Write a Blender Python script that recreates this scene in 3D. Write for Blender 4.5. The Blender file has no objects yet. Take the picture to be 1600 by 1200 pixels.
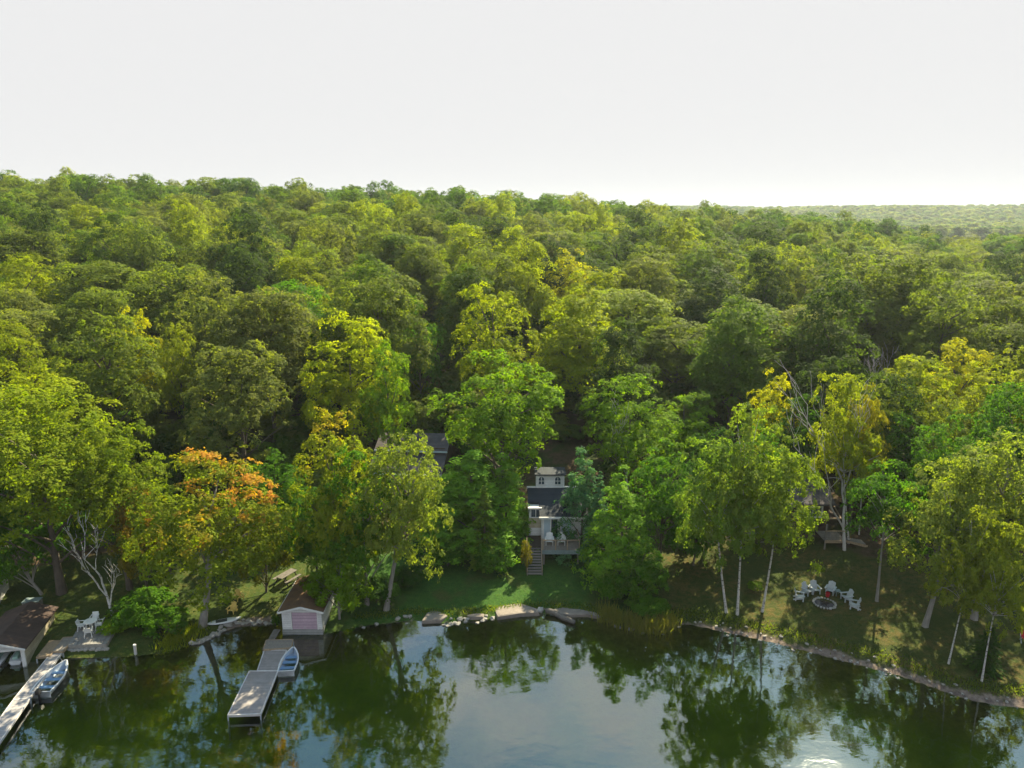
import bpy, math, random
import numpy as np
from mathutils import Vector, Matrix

R = math.radians
S = bpy.context.scene
COL = S.collection

# ------------------------------------------------------------------ camera
CAM_H = 32.0
PITCH = R(13.2)
FPX = 1130.0                                  # focal length in pixels of the 1600 px wide photograph
cam_d = bpy.data.cameras.new('camera')
cam_d.sensor_width = 36.0
cam_d.lens = 36.0 * FPX / 1600.0
cam_d.clip_start = 0.5
cam_d.clip_end = 6000
cam = bpy.data.objects.new('camera', cam_d)
cam.location = (0, 0, CAM_H)
cam.rotation_euler = (R(90) - PITCH, 0, 0)
COL.objects.link(cam)
S.camera = cam

# ------------------------------------------------------------------ sky, sun, exposure
SUN_EL, SUN_AZ = R(40.5), R(27.0)             # azimuth measured from +Y towards +X
W = bpy.data.worlds.new('World')
S.world = W
W.use_nodes = True
nt = W.node_tree
nt.nodes.clear()
N = nt.nodes.new
L = nt.links.new
out = N('ShaderNodeOutputWorld')
bg = N('ShaderNodeBackground'); bg.inputs['Strength'].default_value = 0.1
sky = N('ShaderNodeTexSky'); sky.sky_type = 'NISHITA'; sky.sun_disc = False
sky.sun_elevation = SUN_EL; sky.sun_rotation = SUN_AZ
sky.air_density = 1.0; sky.dust_density = 0.25; sky.ozone_density = 1.5
tc = N('ShaderNodeTexCoord'); sep = N('ShaderNodeSeparateXYZ')
L(tc.outputs['Generated'], sep.inputs[0])
# flat cloud layer: direction / (height + offset)
addz = N('ShaderNodeMath'); addz.operation = 'ADD'; addz.inputs[1].default_value = 0.12
absz = N('ShaderNodeMath'); absz.operation = 'ABSOLUTE'
L(sep.outputs['Z'], absz.inputs[0]); L(absz.outputs[0], addz.inputs[0])
dv = N('ShaderNodeVectorMath'); dv.operation = 'DIVIDE'
cz = N('ShaderNodeCombineXYZ')
for i in range(3): L(addz.outputs[0], cz.inputs[i])
L(tc.outputs['Generated'], dv.inputs[0]); L(cz.outputs[0], dv.inputs[1])
cn = N('ShaderNodeTexNoise'); cn.inputs['Scale'].default_value = 2.1; cn.inputs['Detail'].default_value = 7
cn.inputs['Roughness'].default_value = 0.55
L(dv.outputs[0], cn.inputs['Vector'])
cr = N('ShaderNodeValToRGB')
cr.color_ramp.elements[0].position = 0.49; cr.color_ramp.elements[0].color = (0, 0, 0, 1)
cr.color_ramp.elements[1].position = 0.66; cr.color_ramp.elements[1].color = (1, 1, 1, 1)
L(cn.outputs['Fac'], cr.inputs[0])
mixc = N('ShaderNodeMix'); mixc.data_type = 'RGBA'
L(cr.outputs[0], mixc.inputs['Factor']); 
tint = N('ShaderNodeMix'); tint.data_type = 'RGBA'; tint.blend_type = 'MULTIPLY'; tint.inputs['Factor'].default_value = 1
tint.inputs[7].default_value = (.84, 1.0, .84, 1); L(sky.outputs[0], tint.inputs[6]); L(tint.outputs[2], mixc.inputs[6])
mixc.inputs[7].default_value = (5.2, 5.1, 5.0, 1)
hz = N('ShaderNodeMapRange'); hz.interpolation_type = 'SMOOTHSTEP'
hz.inputs['From Min'].default_value = 0.26; hz.inputs['From Max'].default_value = 0.60
hz.inputs['To Min'].default_value = 1.0; hz.inputs['To Max'].default_value = 0.0
L(sep.outputs['Z'], hz.inputs['Value'])
mixh = N('ShaderNodeMix'); mixh.data_type = 'RGBA'
L(hz.outputs[0], mixh.inputs['Factor']); L(mixc.outputs[2], mixh.inputs[6])
mixh.inputs[7].default_value = (2.48, 2.48, 2.50, 1)
L(mixh.outputs[2], bg.inputs['Color']); L(bg.outputs[0], out.inputs[0])

sun_d = bpy.data.lights.new('sun', 'SUN')
sun_d.energy = 5.0
sun_d.angle = R(0.6)
sun_d.color = (1.0, 0.87, 0.58)
sun = bpy.data.objects.new('sun', sun_d)
sdir = Vector((math.sin(SUN_AZ) * math.cos(SUN_EL), math.cos(SUN_AZ) * math.cos(SUN_EL), math.sin(SUN_EL)))
sun.rotation_euler = sdir.to_track_quat('Z', 'Y').to_euler()
sun.location = sdir * 200
COL.objects.link(sun)

S.view_settings.view_transform = 'Standard'
S.view_settings.look = 'None'
S.view_settings.gamma = 1.0
S.view_settings.exposure = 1.75
S.view_settings.use_curve_mapping = False
S.render.engine = 'CYCLES'
S.cycles.max_bounces = 6
S.cycles.diffuse_bounces = 2
S.cycles.glossy_bounces = 2
S.cycles.transmission_bounces = 3
S.cycles.transparent_max_bounces = 6
S.cycles.volume_bounces = 0
S.cycles.sample_clamp_indirect = 4.0
S.cycles.use_denoising = True
S.cycles.caustics_reflective = False
S.cycles.caustics_refractive = False

# ------------------------------------------------------------------ pixel helpers
CP, SP = math.cos(PITCH), math.sin(PITCH)
def ang(v): return PITCH + math.atan((v - 600.0) / FPX)
def depth(d, z): return d * CP + (CAM_H - z) * SP
def X(u, d, z): return (u - 800.0) / FPX * depth(d, z)
def Zat(v, d): return CAM_H - d * math.tan(ang(v))
def on(u, v, z=0.0):
    """point where the pixel's ray meets the level z"""
    d = (CAM_H - z) / math.tan(ang(v))
    return (X(u, d, z), d, z)

# ------------------------------------------------------------------ shore and terrain
SHORE = [(-260, 1050), (-120, 1046), (0, 1034), (60, 1032), (110, 1028), (210, 1024), (262, 1020), (300, 1004), (335, 992), (372, 978),
         (430, 974), (470, 991), (510, 990), (560, 978), (640, 969), (700, 973), (770, 966), (830, 959), (880, 960),
         (935, 965), (965, 976), (1000, 986), (1030, 988), (1056, 976), (1085, 976), (1130, 986), (1200, 1001),
         (1300, 1027), (1400, 1053), (1450, 1070), (1500, 1088), (1540, 1098), (1600, 1106), (1760, 1112), (2000, 1100)]
_sp = sorted([on(u, v)[:2] for u, v in SHORE])
SX = np.array([p[0] for p in _sp]); SY = np.array([p[1] for p in _sp])
SX = np.concatenate([[-1800, -160], SX, [160, 1800]])
SY = np.concatenate([[70, 50], SY, [50, 70]])
def shore_y(x): return np.interp(x, SX, SY)
def sstep(a, b, x):
    t = np.clip((x - a) / (b - a), 0, 1)
    return t * t * (3 - 2 * t)
T_K = np.array([-400, -40, -18, -8, -3, -0.8, 0, 0.5, 2.0, 8, 15, 35, 60, 4000])
T_Z = np.array([-3.2, -2.9, -2.1, -1.15, -.45, -.12, 0, .22, .45, 1.0, 1.7, 4.2, 5.0, 5.2])
RX = np.array([-1800, -420, -260, -177, -90, 0, 55, 110, 133, 155, 178, 220, 400, 1800])
RZ = np.array([20, 24, 25, 23.5, 20, 16.5, 12.5, 8.5, 5.5, 1.5, 2.2, 3.0, 2, 2])
def ground_z(x, y):
    x = np.asarray(x, float); y = np.asarray(y, float)
    t = y - shore_y(x)
    h = np.interp(t, T_K, T_Z)
    xe = x * 250.0 / np.clip(y, 120, 420)         # the ridge fans out with distance
    rise = np.interp(xe, RX, RZ)
    hill = rise * (0.30 * sstep(78, 125, y) + 0.70 * sstep(100, 262, y))
    hill = hill * (1 - 0.75 * sstep(300, 520, y))
    far = -3.5 * sstep(262, 330, y) * sstep(.12, .3, x / np.clip(y, 50, 5000)) * (1 - sstep(800, 1000, y))
    far = far + 23 * sstep(950, 1500, y + 0.10 * x) * (1 + .06 * np.sin(x / 120.0 + 1) + .05 * np.sin(x / 47.0))
    und = (np.sin(x * .11 + y * .07) + np.sin(x * .043 - y * .09 + 2)) * 0.5 * sstep(20, 60, t)
    und += (np.sin(x * .9 + y * .5) * np.sin(y * .8 - x * .35)) * .04 * sstep(1, 6, t)
    return h + hill + far + und
def gz(x, y): return float(ground_z(x, y))
def ong(u, v):
    """point where the pixel's ray meets the ground"""
    z = 1.0
    for _ in range(12):
        x, y, _z = on(u, v, z); z = z * .3 + .7 * gz(x, y)
    return on(u, v, z)

# ------------------------------------------------------------------ materials
def new_mat(name):
    m = bpy.data.materials.new(name); m.use_nodes = True
    t = m.node_tree; t.nodes.clear()
    return m, t, t.nodes.new, t.links.new
def mix_rgb(t, fac, a, b, blend='MIX'):
    n = t.nodes.new('ShaderNodeMix'); n.data_type = 'RGBA'; n.blend_type = blend
    for sock, val in ((n.inputs['Factor'], fac), (n.inputs[6], a), (n.inputs[7], b)):
        if isinstance(val, (int, float)): sock.default_value = val
        elif isinstance(val, tuple): sock.default_value = val if len(val) == 4 else (*val, 1)
        else: t.links.new(val, sock)
    return n.outputs[2]
def noise(t, vec, scale, detail=4, rough=.55, dist=0.0):
    n = t.nodes.new('ShaderNodeTexNoise')
    n.inputs['Scale'].default_value = scale; n.inputs['Detail'].default_value = detail
    n.inputs['Roughness'].default_value = rough; n.inputs['Distortion'].default_value = dist
    if vec is not None: t.links.new(vec, n.inputs['Vector'])
    return n.outputs['Fac']
def ramp(t, fac, p0, p1, c0=(0, 0, 0), c1=(1, 1, 1)):
    n = t.nodes.new('ShaderNodeValToRGB'); e = n.color_ramp.elements
    e[0].position = p0; e[0].color = (*c0, 1); e[1].position = p1; e[1].color = (*c1, 1)
    t.links.new(fac, n.inputs[0])
    return n.outputs[0]
def mapr(t, val, a, b, c=0.0, d=1.0, smooth=False):
    n = t.nodes.new('ShaderNodeMapRange')
    if smooth: n.interpolation_type = 'SMOOTHSTEP'
    n.inputs[1].default_value = a; n.inputs[2].default_value = b; n.inputs[3].default_value = c; n.inputs[4].default_value = d
    t.links.new(val, n.inputs[0])
    return n.outputs[0]
def mathn(t, op, a, b=None):
    n = t.nodes.new('ShaderNodeMath'); n.operation = op
    for i, v in enumerate((a, b)):
        if v is None: continue
        if isinstance(v, (int, float)): n.inputs[i].default_value = v
        else: t.links.new(v, n.inputs[i])
    return n.outputs[0]
def bump(t, h, strength, dist=0.02):
    n = t.nodes.new('ShaderNodeBump'); n.inputs['Strength'].default_value = strength; n.inputs['Distance'].default_value = dist
    t.links.new(h, n.inputs['Height'])
    return n.outputs[0]

MATS = {}
def plain(name, col, col2=None, scale=6.0, rough=.75, bscale=40.0, bstr=.25, metal=0.0, stretch=(1, 1, 1), spec=.3, stripes=None):
    """painted, wooden or stone surface: two tones broken up by noise, fine relief, optional board joints"""
    m, t, n, l = new_mat(name)
    o = n('ShaderNodeOutputMaterial'); b = n('ShaderNodeBsdfPrincipled'); l(b.outputs[0], o.inputs[0])
    tcn = n('ShaderNodeTexCoord'); mp = n('ShaderNodeMapping'); mp.inputs['Scale'].default_value = stretch
    l(tcn.outputs['Object'], mp.inputs[0])
    col2 = col2 or tuple(c * .7 for c in col)
    f = noise(t, mp.outputs[0], scale, 6, .6)
    c = mix_rgb(t, ramp(t, f, .36, .66), col, col2)
    f2 = noise(t, mp.outputs[0], scale * 7, 3)
    c = mix_rgb(t, mapr(t, f2, .3, .75, 0, .45), c, tuple(x * .55 for x in col))
    hgt = noise(t, mp.outputs[0], bscale, 4)
    if stripes:
        axis, pitch = stripes
        sp_ = n('ShaderNodeSeparateXYZ'); l(tcn.outputs['Object'], sp_.inputs[0])
        fr = mathn(t, 'FRACT', mathn(t, 'MULTIPLY', sp_.outputs[axis], 1.0 / pitch))
        gap = mathn(t, 'LESS_THAN', fr, .10)
        idx = mathn(t, 'FLOOR', mathn(t, 'MULTIPLY', sp_.outputs[axis], 1.0 / pitch))
        wn = n('ShaderNodeTexWhiteNoise'); wn.noise_dimensions = '1D'; l(idx, wn.inputs['W'])
        c = mix_rgb(t, mapr(t, wn.outputs['Value'], 0, 1, 0, .35), c, tuple(x * .6 for x in col2))
        c = mix_rgb(t, mathn(t, 'MULTIPLY', gap, .75), c, tuple(x * .22 for x in col))
        hgt = mathn(t, 'SUBTRACT', mathn(t, 'MULTIPLY', hgt, .2), gap)
    l(c, b.inputs['Base Color'])
    b.inputs['Roughness'].default_value = rough; b.inputs['Metallic'].default_value = metal
    b.inputs['Specular IOR Level'].default_value = spec
    l(bump(t, hgt, bstr), b.inputs['Normal'])
    MATS[name] = m
    return m
M = MATS
plain('white_siding', (.76, .76, .76), (.66, .66, .65), 1.5, .6, 30, .3, stripes=(2, .16))
plain('white_paint', (.72, .72, .71), (.60, .60, .58), 2.5, .55)
plain('plastic_white', (.74, .75, .74), (.62, .62, .60), 3, .4, bstr=.1)
plain('cream_siding', (.50, .45, .33), (.38, .33, .23), 1.6, .7, stripes=(2, .14))
plain('lilac_door', (.56, .42, .50), (.48, .35, .43), 1.2, .5, stripes=(2, .27))
plain('brown_shingle', (.085, .055, .045), (.05, .034, .03), 1.5, .9, 60, .5, stripes=(1, .18))
plain('slate_shingle', (.105, .095, .105), (.07, .065, .075), 1.0, .9, 60, .4, stripes=(1, .2))
plain('navy_shingle', (.030, .040, .055), (.022, .030, .042), 1.0, .85, 60, .4, stripes=(1, .2))
plain('leafy_shingle', (.115, .070, .050), (.21, .12, .06), 1.3, .95, 40, .6, stripes=(1, .2))
plain('dark_timber', (.05, .036, .028), (.03, .022, .018), 3, .85, stretch=(1, 1, 6))
plain('brown_siding', (.075, .05, .036), (.05, .034, .026), 2, .85, stripes=(2, .18))
plain('grey_timber', (.30, .27, .24), (.20, .18, .16), 4, .85, stretch=(4, 1, 1), stripes=(1, .15))
plain('dock_board', (.33, .305, .30), (.25, .23, .225), 2.2, .8, stripes=(1, .145))
plain('dock_white', (.38, .36, .365), (.30, .285, .29), 1.4, .7, stripes=(1, .16))
plain('dock_trim', (.60, .58, .57), (.44, .42, .41), 3, .6)
plain('tan_timber', (.36, .27, .18), (.24, .18, .12), 4, .8, stretch=(3, 1, 1))
plain('teal_timber', (.20, .26, .26), (.14, .19, .20), 3, .8)
plain('block_base', (.36, .37, .36), (.28, .28, .27), 2, .9, stripes=(2, .2))
plain('stone', (.34, .32, .29), (.22, .21, .19), 5, .9, 25, .6)
plain('pale_stone', (.38, .365, .345), (.26, .25, .235), 6, .9, 25, .6)
plain('slab_stone', (.25, .215, .185), (.17, .145, .125), 1.6, .9, 12, .7)
plain('paver', (.24, .235, .225), (.17, .165, .16), 1.5, .9, 20, .4)
plain('ash', (.06, .055, .065), (.11, .10, .11), 9, 1.0, 30, .8)
plain('driftwood', (.16, .145, .13), (.09, .08, .07), 5, .9, 18, .8, stretch=(1, 1, 4))
plain('aluminium', (.55, .58, .62), (.46, .50, .55), 3, .45, metal=.35)
plain('boat_blue', (.16, .28, .46), (.12, .22, .38), 3, .5)
plain('boat_pale', (.44, .53, .66), (.36, .45, .58), 3, .5)
plain('boat_white', (.68, .70, .72), (.55, .57, .60), 3, .4)
plain('motor_black', (.02, .02, .022), (.03, .03, .03), 4, .4)
plain('mint', (.35, .55, .48), (.28, .45, .40), 3, .4)
plain('yellow_chair', (.80, .60, .18), (.70, .50, .13), 4, .5)
plain('grey_chair', (.46, .50, .52), (.38, .41, .43), 5, .5)
plain('red_plastic', (.45, .02, .03), (.35, .02, .02), 4, .4)
plain('bark', (.13, .105, .085), (.07, .058, .048), 5, .95, 14, 1.0, stretch=(1, 1, .25))
plain('grey_bark', (.30, .28, .26), (.19, .175, .16), 4, .95, 14, .8, stretch=(1, 1, .3))
plain('dead_bark', (.56, .52, .50), (.42, .38, .36), 4, .9, 14, .5, stretch=(1, 1, .3))
plain('curtain', (.45, .55, .62), (.36, .46, .54), 2, .7, stretch=(6, 6, 1))

def birch_bark():
    m, t, n, l = new_mat('birch_bark')
    o = n('ShaderNodeOutputMaterial'); b = n('ShaderNodeBsdfPrincipled'); l(b.outputs[0], o.inputs[0])
    tcn = n('ShaderNodeTexCoord'); mp = n('ShaderNodeMapping'); mp.inputs['Scale'].default_value = (1.2, 1.2, 3.4)
    l(tcn.outputs['Object'], mp.inputs[0])
    f = noise(t, mp.outputs[0], 1.6, 5, .65, .6)
    c = mix_rgb(t, ramp(t, f, .54, .60), (.47, .45, .43), (.06, .052, .048))
    c = mix_rgb(t, mapr(t, noise(t, tcn.outputs['Object'], .6, 3), .45, .75, 0, .5), c, (.34, .30, .25))
    l(c, b.inputs['Base Color']); b.inputs['Roughness'].default_value = .8
    l(bump(t, f, .4), b.inputs['Normal'])
    MATS['birch_bark'] = m
birch_bark()

def glass_mat():
    m, t, n, l = new_mat('window_glass')
    o = n('ShaderNodeOutputMaterial'); b = n('ShaderNodeBsdfPrincipled'); l(b.outputs[0], o.inputs[0])
    b.inputs['Base Color'].default_value = (.03, .05, .07, 1); b.inputs['Roughness'].default_value = .06
    b.inputs['Specular IOR Level'].default_value = .9
    tcn = n('ShaderNodeTexCoord')
    l(bump(t, noise(t, tcn.outputs['Object'], 1.5, 2), .05), b.inputs['Normal'])
    MATS['window_glass'] = m
glass_mat()

def leaf_mat(name, mode='object', top=None, trans=.46, gloss=.04):
    """leaf faces: reflect, glow when lit from behind, colour from the tree and varied by clump and leaf"""
    m, t, n, l = new_mat(name)
    o = n('ShaderNodeOutputMaterial')
    oi = n('ShaderNodeObjectInfo')
    at = n('ShaderNodeAttribute'); at.attribute_name = 'leafcol'
    sp_ = n('ShaderNodeSeparateColor'); l(at.outputs['Color'], sp_.inputs[0])
    r, g, h = sp_.outputs[0], sp_.outputs[1], sp_.outputs[2]
    if mode == 'object':
        c = oi.outputs['Color']
    else:
        rp = n('ShaderNodeValToRGB'); rp.color_ramp.interpolation = 'CONSTANT'
        pal = FOREST_PALETTE
        e = rp.color_ramp.elements
        while len(e) < len(pal): e.new(.5)
        acc = 0
        for i, (w_, cc) in enumerate(pal):
            e[i].position = acc; e[i].color = (*cc, 1); acc += w_
        l(oi.outputs['Random'], rp.inputs[0]); c = rp.outputs[0]
    if top:
        c = mix_rgb(t, mapr(t, mathn(t, 'ADD', h, mathn(t, 'MULTIPLY', g, .9)), 1.10, 1.62, 0, 1, True), c, top)
    c = mix_rgb(t, mapr(t, g, 0, 1, 0, .5), c, (1.40, 1.34, .85), 'MULTIPLY')
    c = mix_rgb(t, 1.0, c, (1.22, 1.20, 1.1), 'MULTIPLY')
    c = mix_rgb(t, mapr(t, r, 0, 1, 0, .75), c, (.60, .68, .75), 'MULTIPLY')
    hs = n('ShaderNodeHueSaturation'); l(c, hs.inputs['Color'])
    l(mapr(t, r, 0, 1, .485, .515), hs.inputs['Hue'])
    hs.inputs['Saturation'].default_value = 1.0
    c = hs.outputs[0]
    b = n('ShaderNodeBsdfPrincipled'); l(c, b.inputs['Base Color'])
    b.inputs['Roughness'].default_value = .6; b.inputs['Specular IOR Level'].default_value = gloss
    tr = n('ShaderNodeBsdfTranslucent')
    l(mix_rgb(t, 1.0, c, (1.95, 2.0, .5), 'MULTIPLY'), tr.inputs['Color'])
    ms = n('ShaderNodeMixShader'); ms.inputs[0].default_value = trans
    l(b.outputs[0], ms.inputs[1]); l(tr.outputs[0], ms.inputs[2]); l(ms.outputs[0], o.inputs[0])
    MATS[name] = m
FOREST_PALETTE = [(.26, (.095, .130, .022)), (.20, (.066, .120, .015)), (.18, (.050, .100, .013)), (.14, (.120, .145, .034)),
                  (.12, (.160, .190, .012)), (.10, (.036, .070, .016))]
leaf_mat('leaf')
leaf_mat('leaf_forest', 'random')
leaf_mat('leaf_orange', 'object', (.34, .165, .032))
leaf_mat('leaf_gold', 'object', (.27, .22, .015))
leaf_mat('needle', 'object', None, .40, .05)

def ground_mat():
    m, t, n, l = new_mat('ground_cover')
    o = n('ShaderNodeOutputMaterial'); b = n('ShaderNodeBsdfPrincipled'); l(b.outputs[0], o.inputs[0])
    tcn = n('ShaderNodeTexCoord'); P = tcn.outputs['Object']
    def attr(nm):
        a = n('ShaderNodeAttribute'); a.attribute_name = nm; return a.outputs['Fac']
    t_in, lawn, dry, sw = attr('inland'), attr('lawn'), attr('dry'), attr('sand_width')
    n1, n2, n3 = noise(t, P, .35, 5), noise(t, P, 2.2, 6, .65), noise(t, P, 14, 4, .7)
    green = mix_rgb(t, ramp(t, n2, .35, .68), (.026, .090, .014), (.055, .130, .018))
    green = mix_rgb(t, ramp(t, n1, .52, .66), green, (.075, .085, .022))
    straw = mix_rgb(t, ramp(t, n2, .40, .60), (.050, .064, .014), (.13, .085, .030))
    straw = mix_rgb(t, ramp(t, n1, .42, .62), straw, (.045, .064, .013))
    grass = mix_rgb(t, dry, green, straw)
    grass = mix_rgb(t, mapr(t, n3, .35, .65, 0, .75), grass, (.018, .030, .006))
    floor_ = mix_rgb(t, ramp(t, n2, .36, .64), (.085, .055, .036), (.045, .038, .018))
    floor_ = mix_rgb(t, ramp(t, n1, .48, .62), floor_, (.035, .052, .014))
    lm = mapr(t, mathn(t, 'ADD', lawn, mathn(t, 'MULTIPLY', mathn(t, 'SUBTRACT', n1, .5), .8)), .35, .65, 0, 1, True)
    c = mix_rgb(t, lm, floor_, grass)
    wob = mathn(t, 'ADD', t_in, mathn(t, 'MULTIPLY', mathn(t, 'SUBTRACT', n2, .5), 1.1))
    sand = mix_rgb(t, ramp(t, n2, .38, .62), (.22, .175, .145), (.11, .085, .075))
    c = mix_rgb(t, mapr(t, mathn(t, 'ADD', mathn(t, 'SUBTRACT', wob, sw), mathn(t, 'MULTIPLY', mathn(t, 'SUBTRACT', n1, .5), 1.8)), -.25, .3, 1, 0, True), c, sand)
    bed_near = mix_rgb(t, ramp(t, n2, .35, .65), (.26, .20, .075), (.16, .125, .045))
    bed_far = mix_rgb(t, ramp(t, n1, .38, .62), (.27, .36, .022), (.17, .25, .016))
    bed = mix_rgb(t, mapr(t, wob, -7, -1.5, 0, 1, True), bed_far, bed_near)
    c = mix_rgb(t, mapr(t, wob, -.7, .05, 1, 0, True), c, bed)
    l(c, b.inputs['Base Color']); b.inputs['Roughness'].default_value = .95; b.inputs['Specular IOR Level'].default_value = .1
    l(bump(t, mathn(t, 'ADD', n3, mathn(t, 'MULTIPLY', n2, 2)), .7, .08), b.inputs['Normal'])
    MATS['ground_cover'] = m
ground_mat()

def water_mat():
    m, t, n, l = new_mat('lake_water')
    o = n('ShaderNodeOutputMaterial')
    tcn = n('ShaderNodeTexCoord')
    mp = n('ShaderNodeMapping'); mp.inputs['Scale'].default_value = (.55, 1.0, 1); l(tcn.outputs['Object'], mp.inputs[0])
    w1 = noise(t, mp.outputs[0], .9, 3, .5, .4); w2 = noise(t, mp.outputs[0], 5.5, 2, .5)
    calm = mapr(t, noise(t, tcn.outputs['Object'], .07, 3), .35, .65, .35, 1.0)
    hgt = mathn(t, 'MULTIPLY', mathn(t, 'ADD', w1, mathn(t, 'MULTIPLY', w2, .14)), calm)
    nb = bump(t, hgt, .10, .12)
    gl = n('ShaderNodeBsdfGlossy'); gl.inputs['Roughness'].default_value = .025; l(nb, gl.inputs['Normal'])
    gl.inputs['Color'].default_value = (.92, .97, 1, 1)
    tr = n('ShaderNodeBsdfTransparent'); tr.inputs['Color'].default_value = (.80, .92, .55, 1)
    fr = n('ShaderNodeFresnel'); fr.inputs['IOR'].default_value = 2.15; l(nb, fr.inputs['Normal'])
    ms = n('ShaderNodeMixShader'); l(fr.outputs[0], ms.inputs[0]); l(tr.outputs[0], ms.inputs[1]); l(gl.outputs[0], ms.inputs[2])
    l(ms.outputs[0], o.inputs[0])
    MATS['lake_water'] = m
water_mat()

# ------------------------------------------------------------------ object helpers
def tag(o, label=None, cat=None, group=None, kind=None):
    if cat and not kind: kind = 'thing'
    for k, v in (('label', label), ('category', cat), ('group', group), ('kind', kind)):
        if v: o[k] = v
    return o
def empty(name, loc, rz=0.0):
    o = bpy.data.objects.new(name, None); o.empty_display_size = .3
    o.location = loc; o.rotation_euler = (0, 0, rz); COL.objects.link(o)
    return o
def np_mesh(name, verts, quads, mats, midx=None, attr=None, smooth=False):
    me = bpy.data.meshes.new(name)
    nv, nq = len(verts), len(quads)
    me.vertices.add(nv); me.vertices.foreach_set('co', np.ascontiguousarray(verts, dtype=np.float32).ravel())
    me.loops.add(nq * 4); me.loops.foreach_set('vertex_index', np.ascontiguousarray(quads, dtype=np.int32).ravel())
    me.polygons.add(nq); me.polygons.foreach_set('loop_start', np.arange(0, nq * 4, 4, dtype=np.int32))
    if midx is not None: me.polygons.foreach_set('material_index', np.ascontiguousarray(midx, dtype=np.int32))
    me.polygons.foreach_set('use_smooth', np.full(nq, smooth, dtype=bool))
    if attr is not None:
        a = me.attributes.new('leafcol', 'FLOAT_COLOR', 'FACE'); a.data.foreach_set('color', np.ascontiguousarray(attr, dtype=np.float32).ravel())
    for mm in mats: me.materials.append(mm)
    me.update(calc_edges=True); me.validate()
    return me
class MB:
    """collects boxes, prisms and tubes into one mesh"""
    def __init__(s): s.v = []; s.f = []; s.smooth = False
    def add(s, vs, fs):
        k = len(s.v); s.v += [tuple(map(float, p)) for p in vs]; s.f += [tuple(k + i for i in f) for f in fs]; return s
    def box(s, x0, x1, y0, y1, z0, z1):
        return s.add([(x0, y0, z0), (x1, y0, z0), (x1, y1, z0), (x0, y1, z0), (x0, y0, z1), (x1, y0, z1), (x1, y1, z1), (x0, y1, z1)],
                     [(0, 3, 2, 1), (4, 5, 6, 7), (0, 1, 5, 4), (1, 2, 6, 5), (2, 3, 7, 6), (3, 0, 4, 7)])
    def bar(s, a, b, w, h=None, up=(0, 0, 1)):
        """square bar from a to b"""
        h = h or w
        a, b = Vector(a), Vector(b); d = (b - a).normalized(); u = Vector(up)
        if abs(d.dot(u)) > .95: u = Vector((0, 1, 0))
        sdv = d.cross(u).normalized(); uu = sdv.cross(d).normalized()
        vs = [p + sdv * (w / 2 * i) + uu * (h / 2 * j) for p in (a, b) for i, j in ((-1, -1), (1, -1), (1, 1), (-1, 1))]
        return s.add(vs, [(3, 2, 1, 0), (4, 5, 6, 7), (0, 1, 5, 4), (1, 2, 6, 5), (2, 3, 7, 6), (3, 0, 4, 7)])
    def slab(s, pts, thick):
        """flat polygon pts (counter-clockwise from above) with thickness downwards"""
        n = len(pts); top = [Vector(p) for p in pts]; bot = [p - Vector((0, 0, thick)) for p in top]
        return s.add(top + bot, [tuple(range(n)), tuple(range(2 * n - 1, n - 1, -1))] + [(i, i + n, (i + 1) % n + n, (i + 1) % n) for i in range(n)])
    def prism(s, pts, vec):
        n = len(pts); a = [Vector(p) for p in pts]; b = [p + Vector(vec) for p in a]
        return s.add(a + b, [tuple(range(n - 1, -1, -1)), tuple(range(n, 2 * n))] + [(i, (i + 1) % n, (i + 1) % n + n, i + n) for i in range(n)])
    def tube(s, pts, rads, k=8, cap=True):
        pts = [Vector(p) for p in pts]; rings = []
        for i, p in enumerate(pts):
            d = (pts[min(i + 1, len(pts) - 1)] - pts[max(i - 1, 0)]).normalized()
            u = d.cross(Vector((.13, .97, .21))).normalized(); w = d.cross(u)
            rings.append([p + (u * math.cos(6.28318 * j / k) + w * math.sin(6.28318 * j / k)) * rads[i] for j in range(k)])
        vs = [q for r_ in rings for q in r_]
        fs = [(i * k + j, i * k + (j + 1) % k, (i + 1) * k + (j + 1) % k, (i + 1) * k + j) for i in range(len(pts) - 1) for j in range(k)]
        if cap: fs += [tuple(range(k - 1, -1, -1)), tuple(range((len(pts) - 1) * k, len(pts) * k))]
        return s.add(vs, fs)
    def loft(s, rings, close=True):
        k = len(rings[0]); vs = [q for r_ in rings for q in r_]
        fs = [(i * k + j, i * k + (j + 1) % k, (i + 1) * k + (j + 1) % k, (i + 1) * k + j) for i in range(len(rings) - 1) for j in range(k if close else k - 1)]
        return s.add(vs, fs)
    def mesh(s, name, mat, smooth=False):
        me = bpy.data.meshes.new(name); me.from_pydata(s.v, [], s.f); me.materials.append(MATS[mat]); me.update()
        if smooth or s.smooth: me.polygons.foreach_set('use_smooth', [True] * len(me.polygons))
        return me
    def build(s, name, mat, parent=None, world=True, smooth=False):
        o = bpy.data.objects.new(name, s.mesh(name, mat, smooth)); COL.objects.link(o)
        if parent is not None:
            o.parent = parent
            if world:
                base = parent
                while base.parent: base = base.parent
                if base.type == 'EMPTY' and base is parent:
                    o.matrix_parent_inverse = Matrix.Translation(-Vector(parent.location))
        return o
def box(name, mat, parent, *a, **k): return MB().box(*a).build(name, mat, parent, **k)
def copy_tree(o, parent=None):
    c = o.copy(); COL.objects.link(c); c.parent = parent
    for ch in list(o.children): copy_tree(ch, c)
    return c

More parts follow.
